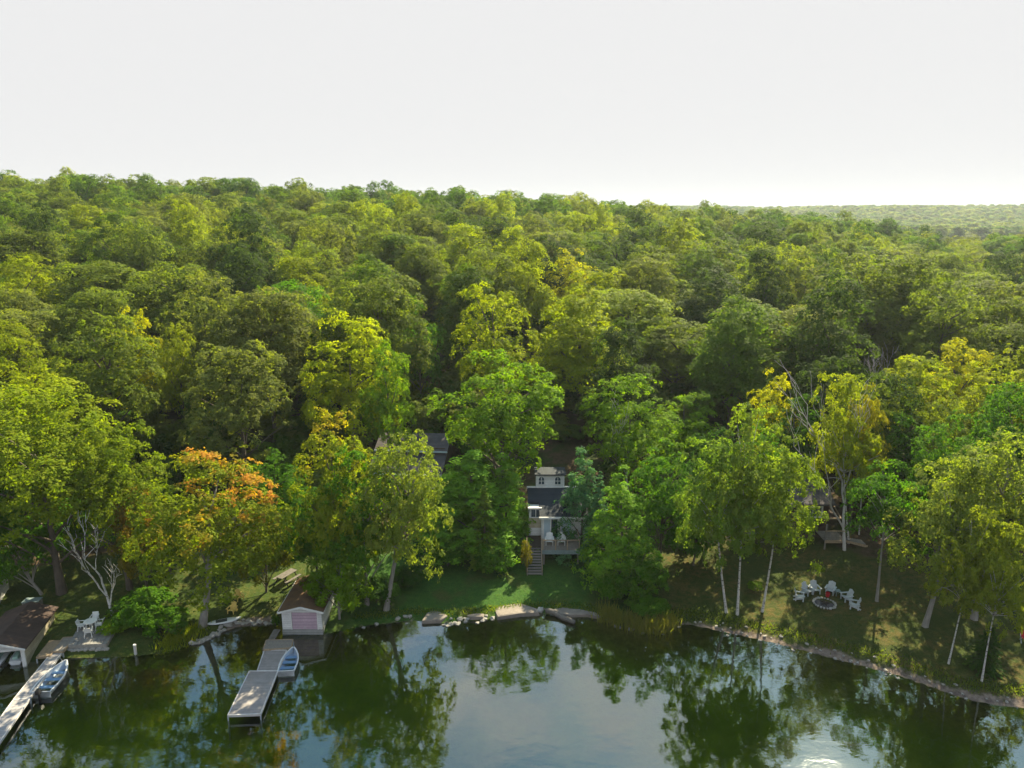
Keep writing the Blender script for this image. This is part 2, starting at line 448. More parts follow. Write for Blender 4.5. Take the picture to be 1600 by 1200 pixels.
# ------------------------------------------------------------------ ground and water
def axis(lo, hi, step, far_lo, far_hi, g=1.16):
    a = list(np.arange(lo, hi + 1e-6, step))
    s_, p = step, hi
    while p < far_hi: s_ = min(s_ * g, 40); p += s_; a.append(p)
    s_, p = step, lo
    while p > far_lo: s_ = min(s_ * g, 40); p -= s_; a.insert(0, p)
    return np.array(a)
gx = axis(-62, 62, .55, -1900, 1900); gy = axis(33, 82, .5, -420, 1950)
GX, GY = np.meshgrid(gx, gy)
GZ = ground_z(GX, GY)
nx, ny = len(gx), len(gy)
idx = np.arange(nx * ny).reshape(ny, nx)
gq = np.stack([idx[:-1, :-1], idx[:-1, 1:], idx[1:, 1:], idx[1:, :-1]], -1).reshape(-1, 4)
gme = np_mesh('ground', np.stack([GX, GY, GZ], -1).reshape(-1, 3), gq, [MATS['ground_cover']], smooth=True)
tt = (GY - shore_y(GX)).ravel(); xr, yr = GX.ravel(), GY.ravel()
lim = np.interp(xr, [-60, -30, -20, -12, -6, 8, 14, 25, 40, 60], [10, 15, 16, 11, 13, 13, 13, 18, 17, 14])
lawn = sstep(lim + 2.5, lim - 2.5, tt) if False else 1 - sstep(lim - 2.5, lim + 2.5, tt)
dry = np.interp(xr, [-60, -18, -11, 9, 14, 60], [.65, .6, 0, 0.05, .9, .9])
sandw = np.interp(xr, [-60, -23.5, -22, -19.5, -18.8, 11, 13, 30, 60], [-.4, -.4, .5, .5, -.4, -.2, .30, .5, .8])
for nm, val in (('sand_width', sandw), ('inland', tt), ('lawn', lawn), ('dry', dry)):
    a = gme.attributes.new(nm, 'FLOAT', 'POINT'); a.data.foreach_set('value', val.astype(np.float32))
ground = bpy.data.objects.new('ground', gme); COL.objects.link(ground)
tag(ground, 'lawn, sandy shore, forest floor and hillside round the lake', None, None, 'structure')
wb = MB(); wb.add([(-1600, -410, 0), (1600, -410, 0), (1600, 76, 0), (-1600, 76, 0)], [(0, 1, 2, 3)])
water = wb.build('water', 'lake_water'); tag(water, 'calm green lake water mirroring trees and sky', None, None, 'structure')
# ------------------------------------------------------------------ trees: shared meshes
def unit(a): return a / np.maximum(np.linalg.norm(a, axis=-1, keepdims=True), 1e-9)
def lumps(p, s, seed):
    """smooth pseudo-noise in -1..1 used to break surfaces up"""
    q = p * s + seed * 7.13
    return (np.sin(q[:, 0] * 1.7 + 1.3 * np.sin(q[:, 1] * 1.1)) * np.sin(q[:, 1] * 1.9 + 1.2 * np.sin(q[:, 2])) +
            np.sin(q[:, 2] * 1.6 + q[:, 0] * .7 + 1.1 * np.sin(q[:, 1] * .8))) * .5
def leaf_quads(c, nrm, size, rng, aspect=.62, along=None):
    n = len(c)
    t = unit(np.cross(nrm, unit(rng.normal(size=(n, 3))))) if along is None else unit(along - nrm * np.sum(along * nrm, 1, keepdims=True))
    b = np.cross(nrm, t)
    L_ = size[:, None]; w = L_ * aspect
    v = np.stack([c - t * L_ * .5, c + b * w * .5 + t * L_ * .05 - nrm * L_ * .10, c + t * L_ * .5, c - b * w * .5 + t * L_ * .05 - nrm * L_ * .10], 1)
    return v.reshape(-1, 3), np.arange(n * 4).reshape(n, 4)
def tubes(paths, k=6):
    """list of (points (n,3), radii) to one quad mesh"""
    V, Q, off = [], [], 0
    for pts, rad in paths:
        pts = np.asarray(pts, float); m = len(pts)
        d = unit(np.gradient(pts, axis=0)); ref = np.where(np.abs(d[:, 2:3]) > .9, [[0, 1., 0]], [[0, 0, 1.]])
        u = unit(np.cross(d, ref)); w = np.cross(d, u)
        a = np.arange(k) * 2 * np.pi / k
        ring = pts[:, None] + (u[:, None] * np.cos(a)[None, :, None] + w[:, None] * np.sin(a)[None, :, None]) * np.asarray(rad)[:, None, None]
        V.append(ring.reshape(-1, 3))
        i, j = np.meshgrid(np.arange(m - 1), np.arange(k), indexing='ij')
        Q.append(np.stack([i * k + j, i * k + (j + 1) % k, (i + 1) * k + (j + 1) % k, (i + 1) * k + j], -1).reshape(-1, 4) + off)
        off += m * k
    return np.concatenate(V), np.concatenate(Q)
def bez(a, b, c, n=7):
    t = np.linspace(0, 1, n)[:, None]
    return (1 - t) ** 2 * np.asarray(a) + 2 * t * (1 - t) * np.asarray(b) + t * t * np.asarray(c)

H0, R0 = 18.0, 5.5
def broadleaf(seed, shape='round', base=.28, nlobe=70, nleaf=12000, leaf=.34, trunk_r=.26, gap=-.55, squash=.72, lobe=(.17, .33), stray=.10, H0=H0, R0=R0, tight=False):
    """crown of leafy clumps set on limbs; returns crown arrays, trunk arrays"""
    rng = np.random.default_rng(seed)
    zb = H0 * base; hc = H0 - zb
    dirs = unit(rng.normal(size=(nlobe * 5, 3)))
    dirs = dirs[dirs[:, 2] > -.55][:nlobe]
    h = (dirs[:, 2] + 1) / 2
    if shape == 'round':
        zc = zb + hc * .46; rr = np.stack([np.full(len(dirs), R0), np.full(len(dirs), R0), np.where(dirs[:, 2] > 0, hc * .54, hc * .46)], 1)
    elif shape == 'oval':
        zc = zb + hc * .40; rr = np.stack([R0 * (1.02 - .15 * h)] * 2 + [np.where(dirs[:, 2] > 0, hc * .60, hc * .40)], 1)
    else:                                     # layered, open
        zc = zb + hc * .45; rr = np.stack([R0 * (1.05 - .25 * h)] * 2 + [np.where(dirs[:, 2] > 0, hc * .55, hc * .45)], 1)
    if tight: dirs[:, 2] = np.where(dirs[:, 2] < -.1, dirs[:, 2] * .7, dirs[:, 2])
    wob = 1 + .10 * lumps(dirs, 2.2, seed)[:, None] + rng.normal(0, .03, (len(dirs), 1))
    lr = R0 * rng.uniform(lobe[0], lobe[1], len(dirs))
    inner = rng.random(len(dirs)) < .27
    k = np.where(inner, rng.uniform(.3, .62, len(dirs)), rng.uniform(.80, 1.04, len(dirs)))
    off = dirs * rr * wob * k[:, None]
    off -= unit(off) * (lr * .75)[:, None]
    cen = off + [0, 0, zc]
    if shape == 'cone':
        hh = 1 - np.sqrt(rng.uniform(.0, 1, len(dirs))); aa = rng.uniform(0, 2 * np.pi, len(dirs))
        lr = lr * (.32 + .95 * (1 - hh)); zc = zb + hc * .35
        rad_ = R0 * .62 * ((1 - hh) ** .95 * .98 + .02) * np.where(inner, .4, rng.uniform(.75, 1.1, len(dirs)))
        cen = np.stack([np.cos(aa) * rad_, np.sin(aa) * rad_, zb + hc * hh * .965 + .2], 1)
    # twigs on every clump, leaves on every twig
    wgt = lr ** 2; nsub = np.maximum(6, (nleaf / 26 * wgt / wgt.sum()).astype(int))
    si = np.repeat(np.arange(len(dirs)), nsub); ns = len(si)
    d = unit(rng.normal(size=(ns, 3)))
    outw = unit(cen[si] - [0, 0, zc - hc * .1])
    dot = np.sum(d * outw, 1)
    flip = (dot < -.25) & (rng.random(ns) < .8)
    d[flip] -= 2 * (dot[flip])[:, None] * outw[flip]
    rad = lr[si] * (1 + .20 * lumps(d * 1.0, 3.1, seed + 3)) * (rng.uniform(.88, 1.05, ns) if tight else rng.uniform(.78, 1.08, ns))
    st = rng.random(ns) < stray
    rad[st] *= rng.uniform(1.02, 1.30, st.sum())
    sp_ = cen[si] + d * rad[:, None] * [1, 1, squash]
    keep = lumps(sp_, 1.15, seed + 11) > gap
    sp_, d, si, outw = sp_[keep], d[keep], si[keep], outw[keep]; ns = len(sp_)
    sn = unit(d * .70 + outw * .25 + np.array([0, 0, .45]) + rng.normal(0, .30, (ns, 3)))
    per = rng.integers(16, 38, ns); ti = np.repeat(np.arange(ns), per); nl = len(ti)
    spread = leaf * rng.uniform(1.2, 2.1, ns)[ti][:, None] * (1.25 if tight else 1)
    g3 = rng.normal(0, .5, (nl, 3)); nn = sn[ti]
    g3 = g3 - nn * np.sum(g3 * nn, 1, keepdims=True) * .68
    p = sp_[ti] + g3 * spread - nn * (np.sum(g3 ** 2, 1, keepdims=True) * spread * .25)
    nrm = unit(nn + g3 * .45 + rng.normal(0, .30, (nl, 3)))
    size = leaf * rng.uniform(.65, 1.25, nl)
    V, Q = leaf_quads(p, nrm, size, rng)
    lobrand = rng.random(len(dirs)); twrand = rng.random(ns)
    A = np.stack([.55 * rng.random(nl) + .45 * twrand[ti], np.clip(lobrand[si][ti] * .6 + .4 * twrand[ti], 0, 1), np.clip((p[:, 2] - zb) / hc, 0, 1), np.ones(nl)], 1)
    # wood
    bend = rng.normal(0, .25, 2)
    tz = np.linspace(-.5, zb + hc * .62, 9)
    f = np.clip(tz / tz[-1], 0, 1)
    tp = np.stack([bend[0] * np.sin(f * 3), bend[1] * np.sin(f * 2.4 + .5) - bend[1] * .48, tz], 1)
    tr_ = trunk_r * (1 - .72 * f); tr_[0] *= 1.45; tr_[1] *= 1.12
    paths = [(tp, tr_)]
    pick = rng.choice(len(dirs), min(16, len(dirs)), replace=False)
    for q in pick:
        c = cen[q]; z0 = np.clip(c[2] - rng.uniform(2.0, 4.5), (H0 * .40 if shape == 'layered' else zb * .75), tz[-1] * .95)
        s0 = np.array([np.interp(z0, tz, tp[:, 0]), np.interp(z0, tz, tp[:, 1]), z0])
        mid = (s0 + c) / 2 + [0, 0, rng.uniform(-.2, .9)]
        paths.append((bez(s0, mid, c), np.linspace(trunk_r * (.30 if shape == 'layered' else .42), .025, 7)))
    return (V, Q, A), tubes(paths)
def conifer(seed, base=.05, nwhorl=30, per=7, leaf=.42, droop=.28, taper=.9, ragged=.25):
    rng = np.random.default_rng(seed)
    C, D, Nn, A = [], [], [], []
    paths = [(np.array([[0, 0, -.4], [0, 0, H0 * .5], [0, 0, H0 * .995]]), np.array([.24, .13, .015]))]
    for i in range(nwhorl):
        f = i / (nwhorl - 1); z = H0 * (base + (1 - base) * f * .975)
        Lm = R0 * .62 * ((1 - f) ** taper * .97 + .03)
        for j in range(per):
            if rng.random() < .07: continue
            a = rng.uniform(0, 2 * np.pi); Lb = Lm * rng.uniform(1 - ragged * 1.6, 1 + ragged)
            dirv = np.array([np.cos(a), np.sin(a), 0]); side = np.array([-np.sin(a), np.cos(a), 0])
            m = max(5, int(Lb * 9 + 4))
            s = np.sqrt(rng.uniform(.02, 1, m))
            w = rng.normal(0, .16, m) * Lb * (1.05 - s)
            zz = z + .25 * s * Lb * .5 - droop * Lb * s ** 2 * 1.4 + rng.normal(0, .05, m) - np.abs(w) * .25
            c = dirv * (s * Lb)[:, None] + side * w[:, None]; c[:, 2] = zz
            al = dirv + side * (np.sign(w) * .6)[:, None] + np.array([0, 0, -.25]) + rng.normal(0, .2, (m, 3))
            C.append(c); D.append(al); Nn.append(np.array([0, 0, 1.]) + dirv * .35 + rng.normal(0, .33, (m, 3)))
            A.append(np.stack([rng.random(m), np.full(m, rng.random()), np.full(m, f), np.ones(m)], 1))
            if Lb > .5: paths.append((np.array([[0, 0, z], dirv * Lb * .5 + [0, 0, z + .02], dirv * Lb * .9 + [0, 0, z - droop * Lb * .9]]), np.array([.035, .025, .01])))
    C, D, Nn, A = map(np.concatenate, (C, D, Nn, A))
    V, Q = leaf_quads(C, unit(Nn), leaf * rng.uniform(.7, 1.3, len(C)), rng, .5, D)
    return (V, Q, A), tubes(paths, 5)
def bare(seed, H=9.0, spread=.55, r0=.17, levels=4):
    rng = np.random.default_rng(seed); paths = []
    def grow(p, d, length, r, lev):
        n = 6; pts = [p]; q = p.copy(); dd = d.copy()
        for _ in range(n):
            dd = unit(dd + rng.normal(0, .13, 3) + np.array([0, 0, .04])); q = q + dd * length / n; pts.append(q)
        pts = np.array(pts); paths.append((pts, np.linspace(r, r * .5, n + 1)))
        if lev == 0: return
        for c in range(3 if lev > 1 else 2):
            i = rng.integers(2, n + 1) if c else n
            ax = unit(rng.normal(size=3)); nd = unit(d + np.cross(d, ax) * rng.uniform(.5, 1.1) * spread * 1.5 + np.array([0, 0, .12]))
            grow(pts[i], nd, length * rng.uniform(.55, .85), max(r * .52, .018), lev - 1)
    grow(np.array([0, 0, -.3]), unit(np.array([-.08, 0, 1.])), H * .38, r0, levels)
    return tubes(paths, 6)

BANK, DIM = {}, {}
def bank(key, crown, wood, leafmat, barkmat, dim=(H0, R0)):
    DIM[key] = dim
    (V, Q, A) = crown
    BANK[key] = (np_mesh(key + '_crown', V, Q, [MATS[leafmat]], attr=A), np_mesh(key + '_trunk', *wood, [MATS[barkmat]], smooth=True))
for i in range(4): bank('oak%d' % i, *broadleaf(100 + i, 'round', .10, 78, 23000, .28, .30, -.62, .70, (.19, .40)), 'leaf', 'bark')
for i in range(4): bank('maple%d' % i, *broadleaf(200 + i, 'oval', .07, 76, 22000, .28, .25, -.58, .74, (.18, .38)), 'leaf', 'bark')
for i in range(3): bank('birch%d' % i, *broadleaf(300 + i, 'layered', .16, 105, 20000, .27, .15, -.5, .66, (.14, .27), .18), 'leaf', 'birch_bark')
for i in range(2): bank('layer%d' % i, *broadleaf(350 + i, 'layered', .20, 64, 10500, .34, .20, -.30, .40, (.18, .32), .12), 'leaf', 'grey_bark')
for i in range(3): bank('spruce%d' % i, *conifer(400 + i, .04, 30, 9, .55, .30, .85, .38), 'needle', 'bark')
for i in range(2): bank('hemlock%d' % i, *conifer(420 + i, .03, 26, 13, .66, .42, .66, .5), 'needle', 'bark')
for i in range(3): bank('cone%d' % i, *broadleaf(440 + i, 'cone', .02, 150, 20000, .25, .2, -.62, .62, (.15, .30), .2), 'needle', 'bark')
for i in range(3): bank('shrub%d' % i, *broadleaf(500 + i, 'round', .02, 60, 6500, .24, .05, -.6, .85, (.2, .4), .2, 4.2, 2.4), 'leaf', 'bark', (4.2, 2.4))
for i in range(3): bank('small%d' % i, *broadleaf(520 + i, 'oval', .05, 75, 9500, .26, .12, -.55, .75, (.16, .34), .16, 9.5, 3.2), 'leaf', 'bark', (9.5, 3.2))

for i in range(5): bank('dome%d' % i, *broadleaf(620 + i, 'round' if i % 2 else 'oval', .05, 64, 23000, .32, .28, -.80, .78, (.24, .40), .07, tight=True), 'leaf', 'bark')

COLS = dict(
    mg=(.068, .112, .015),
    yg=(.165, .200, .008), br=(.255, .255, .006), gr=(.056, .130, .010), vg=(.100, .175, .008), dg=(.036, .085, .014),
    ol=(.096, .128, .022), pg=(.140, .178, .034), gg=(.112, .134, .038), cf=(.115, .225, .022), bl=(.060, .150, .070),
    ly=(.165, .195, .014), am=(.180, .180, .014), dk=(.040, .068, .017), ochre=(.20, .19, .014))
trng = random.Random(5)
PLACED = []
def plant(name, key, x, y, top_z, rad, col, label, cat='tree', group=None, leafmat=None, barkmat=None, lean=(0, 0), rz=None, sink=0.0):
    z = gz(x, y) - sink
    h = max(1.0, top_z - z)
    root = empty(name, (x, y, z))
    root.rotation_euler = (lean[1], lean[0], trng.uniform(0, 6.28) if rz is None else rz)
    if lean != (0, 0): root.rotation_euler.z = 0
    cme, tme = BANK[key]
    hd, rd = DIM[key]
    sx = rad / (rd if not key.startswith(('spruce', 'hemlock', 'cone')) else rd * .62)
    sc = (sx, sx, h / hd)
    for nm, me, override in (('crown', cme, leafmat), ('trunk', tme, barkmat)):
        o = bpy.data.objects.new(nm, me); COL.objects.link(o); o.parent = root; o.scale = sc
        if nm == 'trunk':
            o.scale = (min(sx, 1.15), min(sx, 1.15), h / hd)
        o.color = (*col, 1)
        if override:
            o.material_slots[0].link = 'OBJECT'; o.material_slots[0].material = MATS[override]
    tag(root, label, cat, group)
    PLACED.append((x, y, rad))
    return root
def tree_px(name, key, u, v_top, d, half, col, label, base_u=None, **kw):
    """tree whose trunk stands at distance d; u, v_top, half are read off the photograph"""
    c = COLS[col] if isinstance(col, str) else col
    zt = Zat(v_top, d); zm = zt - 5
    bu = u if base_u is None else base_u
    xb = X(bu, d, gz(X(bu, d, 1.5), d) if base_u is not None else zm)
    xc = X(u, d, zm)
    rad = half / FPX * depth(d, zm)
    ln = (0, 0)
    if base_u is not None: ln = (math.atan((xc - xb) / max(3.0, (zt - gz(xb, d)) * .62)), 0)
    return plant(name, key, xb, d, zt, rad, c, label, lean=ln, **kw)

HAND = [
  # --- along the shore, from the left edge of the photograph to the right
  ('maple_tree', 'oak0', 60, 596, 55.2, 128, (.125, .165, .010), 'broad yellow-green tree above the brown-roofed boathouse at the left edge'),
  ('maple_tree', 'oak1', 180, 650, 55.8, 82, (.110, .150, .010), 'yellow-green tree just behind the bare white birch'),
  ('maple_tree', 'small1', 10, 740, 55, 62, 'gr', 'dark green lower tree cut by the left edge beside the boathouse', dict(base_u=66, barkmat='grey_bark')),
  ('maple_tree', 'oak3', 322, 690, 51.2, 112, (.120, .160, .012), 'maple turning orange at its top, leaning over the shore by the paddleboard', dict(base_u=316, leafmat='leaf_orange', barkmat='grey_bark')),
  ('maple_tree', 'small0', 218, 738, 55.5, 44, (.15, .13, .02), 'small orange-tinged tree left of the big orange-topped maple', dict(leafmat='leaf_orange', barkmat='bark')),
  ('maple_tree', 'small2', 410, 770, 56, 45, (.14, .15, .014), 'yellowing tree between the orange-topped maple and the white boathouse'),
  ('maple_tree', 'maple2', 520, 627, 55.5, 82, (.13, .165, .012), 'maple with a golden top behind the white boathouse', dict(leafmat='leaf_gold')),
  ('ash_tree', 'oak2', 640, 655, 53.6, 76, 'pg', 'pale green tree with grey trunk at the edge of the central lawn', dict(base_u=604, barkmat='grey_bark')),
  ('ash_tree', 'maple0', 566, 675, 54.2, 70, 'gr', 'green tree with grey trunk between the boathouse and the central lawn', dict(base_u=574, barkmat='grey_bark')),
  ('maple_tree', 'maple1', 492, 752, 56.5, 62, 'gr', 'dense green tree rising right behind the white boathouse roof'),
  ('young_tree', 'small0', 528, 835, 52.3, 50, 'vg', 'slender young tree with a thin pale trunk right of the white boathouse', dict(barkmat='grey_bark')),
  ('hemlock_tree', 'cone0', 735, 690, 63.5, 72, 'cf', 'broad dark hemlock left of the white cottage'),
  ('hemlock_tree', 'cone1', 790, 698, 65, 42, 'cf', 'hemlock with a sunlit tip touching the left side of the white cottage'),
  ('spruce_tree', 'spruce0', 757, 757, 60.5, 38, (.11, .17, .02), 'small spruce with a sunlit yellow tip standing on the central lawn'),
  ('hemlock_tree', 'cone2', 706, 720, 66, 46, 'cf', 'hemlock beside the grey-roofed cottage'),
  ('spruce_tree', 'cone1', 910, 686, 62.6, 42, 'bl', 'blue-green spruce covering the right side of the white cottage'),
  ('spruce_tree', 'spruce2', 936, 734, 60.5, 32, 'bl', 'narrow blue-green spruce at the right end of the cottage deck'),
  ('hemlock_tree', 'cone2', 968, 716, 57.6, 54, (.11, .21, .018), 'tall green hemlock with a pointed sunlit tip right of the central lawn'),
  ('maple_tree', 'maple2', 1035, 682, 60, 64, 'gr', 'upright green maple between the pointed hemlock and the front birches'),
  ('maple_tree', 'small1', 1000, 846, 54.5, 42, 'gr', 'short bushy green tree standing over the reeds'),
  ('birch_tree', 'birch0', 1122, 664, 53.0, 74, (.105, .165, .028), 'leftmost of the three white-trunked birches by the fire pit', dict(base_u=1135)),
  ('birch_tree', 'birch1', 1165, 630, 52.7, 78, (.120, .170, .028), 'tallest of the three white-trunked birches by the fire pit', dict(base_u=1152)),
  ('birch_tree', 'birch2', 1220, 668, 53.0, 76, (.125, .175, .020), 'leaning birch nearest the fire pit chairs', dict(base_u=1191)),
  ('birch_tree', 'birch0', 1322, 560, 62, 58, 'ly', 'tall thin birch with dead white upper limbs beside the dark cottage', dict(base_u=1326)),
  ('birch_tree', 'birch2', 1352, 590, 63.5, 40, 'ochre', 'thin ochre-leaved birch right of the one with dead limbs', dict(base_u=1342)),
  ('beech_tree', 'layer0', 1386, 696, 53.6, 68, 'gr', 'tree with flat layered boughs and pale trunk behind the fire pit', dict(base_u=1370)),
  ('oak_tree', 'oak3', 1488, 698, 50.2, 80, 'pg', 'large pale green tree at the right with its pale trunk on the lawn', dict(base_u=1445, barkmat='grey_bark')),
  ('oak_tree', 'oak2', 1572, 656, 51, 90, 'pg', 'big grey-green oak cut by the right edge with a thick trunk', dict(base_u=1522, barkmat='grey_bark')),
  ('birch_tree', 'birch1', 1515, 790, 46, 54, (.15, .180, .02), 'white-trunked birch nearest the sandy shore at the right', dict(base_u=1482)),
  ('birch_tree', 'birch0', 1566, 800, 44.2, 56, (.15, .180, .02), 'forked birch by the sand at the right edge', dict(base_u=1534)),
  ('cedar_tree', 'hemlock1', 1532, 975, 45.4, 24, 'dg', 'dark low cedar in front of the forked birch'),
  ('maple_tree', 'small2', 118, 760, 60, 60, 'gr', 'green tree filling the gap behind the bare white birch limbs'),
  ('maple_tree', 'small0', 262, 780, 58, 48, 'ol', 'olive tree in the gap left of the orange-topped maple'),
  ('maple_tree', 'maple2', 430, 700, 64, 58, 'gr', 'green tree between the orange-topped and the golden-topped maples'),
  ('maple_tree', 'small1', 1085, 760, 60, 50, 'gr', 'shady green tree behind the leftmost front birch'),
  ('oak_tree', 'oak1', 1385, 575, 69, 62, 'dk', 'dark oak behind the layered beech and the thin ochre birch'),
  ('oak_tree', 'oak3', 1290, 548, 76, 62, 'dk', 'dark oak rising behind the dark brown cottage'),  # placed and made taller so that it shades the fire pit lawn
  ('oak_tree', 'oak0', 1480, 640, 60, 62, 'gr', 'green oak standing behind the large pale green tree'),
  ('oak_tree', 'oak2', 1590, 590, 62, 70, 'gr', 'green oak behind the big grey-green oak at the right edge'),
  ('maple_tree', 'maple3', 1112, 664, 63, 56, 'dg', 'dark green tree behind the leftmost and tallest front birches'),
  ('maple_tree', 'maple1', 1178, 655, 64, 56, 'gr', 'green tree hidden behind the tallest front birch'),
  ('maple_tree', 'maple0', 1240, 600, 70, 52, 'dg', 'dark green tree between the leaning birch and the dark brown cottage'),  # top raised so its shadow covers the grass left of the chairs
  ('oak_tree', 'oak0', 1345, 580, 66.5, 54, 'ol', 'olive oak added behind the tall thin birches to shade the fire pit'),  # added tree, put here to cast shade on the fire pit lawn
  # --- second row
  ('maple_tree', 'maple1', 545, 472, 79, 84, (.20, .235, .008), 'brightest yellow-green maple behind the golden-topped one'),
  ('maple_tree', 'maple3', 605, 525, 77, 46, 'vg', 'green shoulder tree right of the brightest yellow maple'),
  ('oak_tree', 'oak1', 372, 527, 73, 88, 'gg', 'grey-green oak behind the orange-topped maple'),
  ('oak_tree', 'oak2', 165, 478, 77, 82, 'ol', 'large olive oak behind the bare white birch'),
  ('maple_tree', 'maple2', 215, 468, 86, 46, 'br', 'yellow maple top peeking over the large olive oak'),
  ('maple_tree', 'maple0', 40, 505, 80, 60, 'yg', 'golden-green maple at the left edge behind the broad shore tree'),
  ('maple_tree', 'oak3', 280, 500, 84, 34, 'ly', 'thin pale tree between the olive oak and the grey-green oak'),
  ('maple_tree', 'maple3', 772, 434, 89, 76, 'yg', 'tall yellow-green maple at the middle of the second row'),
  ('maple_tree', 'oak0', 785, 542, 70.5, 96, 'vg', 'wide green maple directly above the white cottage'),
  ('maple_tree', 'maple0', 655, 448, 95, 38, 'gr', 'narrow green tree left of the tall yellow-green maple'),
  ('maple_tree', 'maple1', 985, 572, 72, 80, 'vg', 'green maple behind the pointed hemlock'),
  ('maple_tree', 'maple0', 1068, 602, 76.5, 58, 'vg', 'green maple behind the front birches'),
  ('maple_tree', 'maple2', 1210, 567, 73, 46, 'br', 'bright yellow narrow maple above the leaning birch'),
  ('maple_tree', 'oak1', 1430, 548, 74, 72, 'yg', 'yellow-green tree behind the layered beech'),
  ('maple_tree', 'maple3', 1495, 524, 84, 58, 'br', 'bright yellow maple in the second row at the right'),
  ('oak_tree', 'oak0', 1575, 535, 72, 72, 'ly', 'pale yellow-green oak cut by the right edge in the second row'),
  ('maple_tree', 'maple0', 1400, 628, 66, 56, 'gr', 'dark green tree between the ochre birch and the right-hand oaks'),
  ('maple_tree', 'maple1', 1470, 610, 66, 52, 'ol', 'olive tree above the large pale green tree at the right'),
  ('oak_tree', 'dome3', 905, 490, 101, 66, 'ol', 'westernmost of the big olive oaks above the white cottage'),
  ('oak_tree', 'dome3', 985, 442, 106, 80, 'pg', 'pale olive oak, highest of the big oaks above the cottage'),
  ('oak_tree', 'dome1', 1060, 490, 98, 74, 'ol', 'olive oak in the middle of the big oaks above the front birches'),
  ('oak_tree', 'dome1', 1165, 462, 102, 84, 'ol', 'broad olive oak behind the bright yellow narrow maple'),
  ('oak_tree', 'dome3', 1262, 470, 104, 76, 'gg', 'grey-green oak at the right end of the big oaks'),
  ('maple_tree', 'maple2', 892, 380, 126, 52, 'br', 'bright yellow-green maple far up the slope above the cottage'),
  ('maple_tree', 'oak1', 935, 414, 116, 62, 'yg', 'yellow-green maple just above the big olive oaks'),
  ('maple_tree', 'maple0', 35, 384, 108, 58, 'yg', 'golden-green maple high at the left edge of the forest'),
  ('oak_tree', 'dome3', 30, 440, 98, 56, 'gg', 'grey-green oak below the golden-green maple at the left edge'),
  ('oak_tree', 'dome3', 160, 398, 110, 84, 'ol', 'broad olive oak on the left slope above the large shore oaks'),
  ('oak_tree', 'dome1', 285, 402, 108, 80, 'ol', 'second broad olive oak on the left slope'),
  ('oak_tree', 'dome1', 460, 428, 100, 70, 'gr', 'green oak above the brightest yellow maple'),
  ('oak_tree', 'dome3', 585, 400, 112, 72, 'ol', 'rounded olive oak left of the tall yellow-green maple'),
  ('maple_tree', 'maple1', 412, 440, 104, 26, 'vg', 'narrow green tree between the slope oaks and the green oak'),
]
for row in HAND:
    kw = row[8] if len(row) > 8 else {}
    tree_px(*row[:8], **kw)
# lower shrubs on the bank
SHRUBS = [
  (230, 925, 51.5, 46, 'gr', 'round green bush on the shore below the bare birch'),
  (268, 952, 50.2, 34, 'gr', 'low green bush overhanging the water beside the grey trunk'),
  (192, 962, 50.6, 26, 'vg', 'small bush at the end of the stone patio'),
  (700, 850, 60.0, 30, 'gr', 'bush under the hemlocks at the back of the central lawn'),
  (772, 842, 59.6, 34, 'gr', 'leafy bush at the foot of the small spruce'),
  (822, 838, 59.2, 10, (.13, .12, .02), 'thin yellowish shrub beside the cottage stairs'),
  (948, 890, 55.0, 26, 'gr', 'bush at the right end of the central lawn'),
  (1010, 928, 53.0, 32, 'gr', 'bush over the reeds by the shore'),
  (1172, 926, 55.8, 12, 'vg', 'small sapling between the front birch trunks'),
  (590, 900, 54.5, 34, 'dg', 'dark bush under the grey-trunked trees'),
  (503, 890, 54.6, 34, 'vg', 'bush against the right wall of the white boathouse'),
  (640, 880, 57.5, 26, 'dg', 'dark bush at the left end of the central lawn'),
  (437, 960, 51.8, 7, 'gr', 'tuft of leaves at the left corner of the white boathouse'),
]
for i, (u, v, d, half, c, lb) in enumerate(SHRUBS):
    tree_px('shrub', 'small0' if half < 13 else 'shrub%d' % (i % 3), u, v, d, half, c, lb, cat='shrub')

# bare white birch on the left
def bare_tree(name, seed, u, d, H, label, spread=.55, r0=.17, rz=0.0, levels=4, z=None):
    x = X(u, d, 1.0); root = empty(name, (x, d, gz(x, d) if z is None else z), rz)
    me = np_mesh(name + '_wood', *bare(seed, H, spread, r0, levels), [MATS['dead_bark']], smooth=True)
    o = bpy.data.objects.new('trunk', me); COL.objects.link(o); o.parent = root
    o.material_slots[0].link = 'OBJECT'; o.material_slots[0].material = MATS['birch_bark'] if seed == 7 else MATS['dead_bark']
    return tag(root, label, 'tree')
bare_tree('bare_birch', 7, 178, 51.6, 9.4, 'leafless white birch with forking limbs beside the patio', .30, .15)
bare_tree('bare_tree', 12, 1318, 61.0, 17.5, 'dead white limbs rising among the tall thin birches', .42, .17, levels=4)
bare_tree('bare_tree', 15, 992, 70, 12, 'bare grey sapling in the gap behind the pointed hemlock', .35, .10, levels=4)
bare_tree('bare_tree', 17, 1372, 92, 11, 'grey leafless tree in the dark gap right of the big oaks', .35, .12, levels=4)

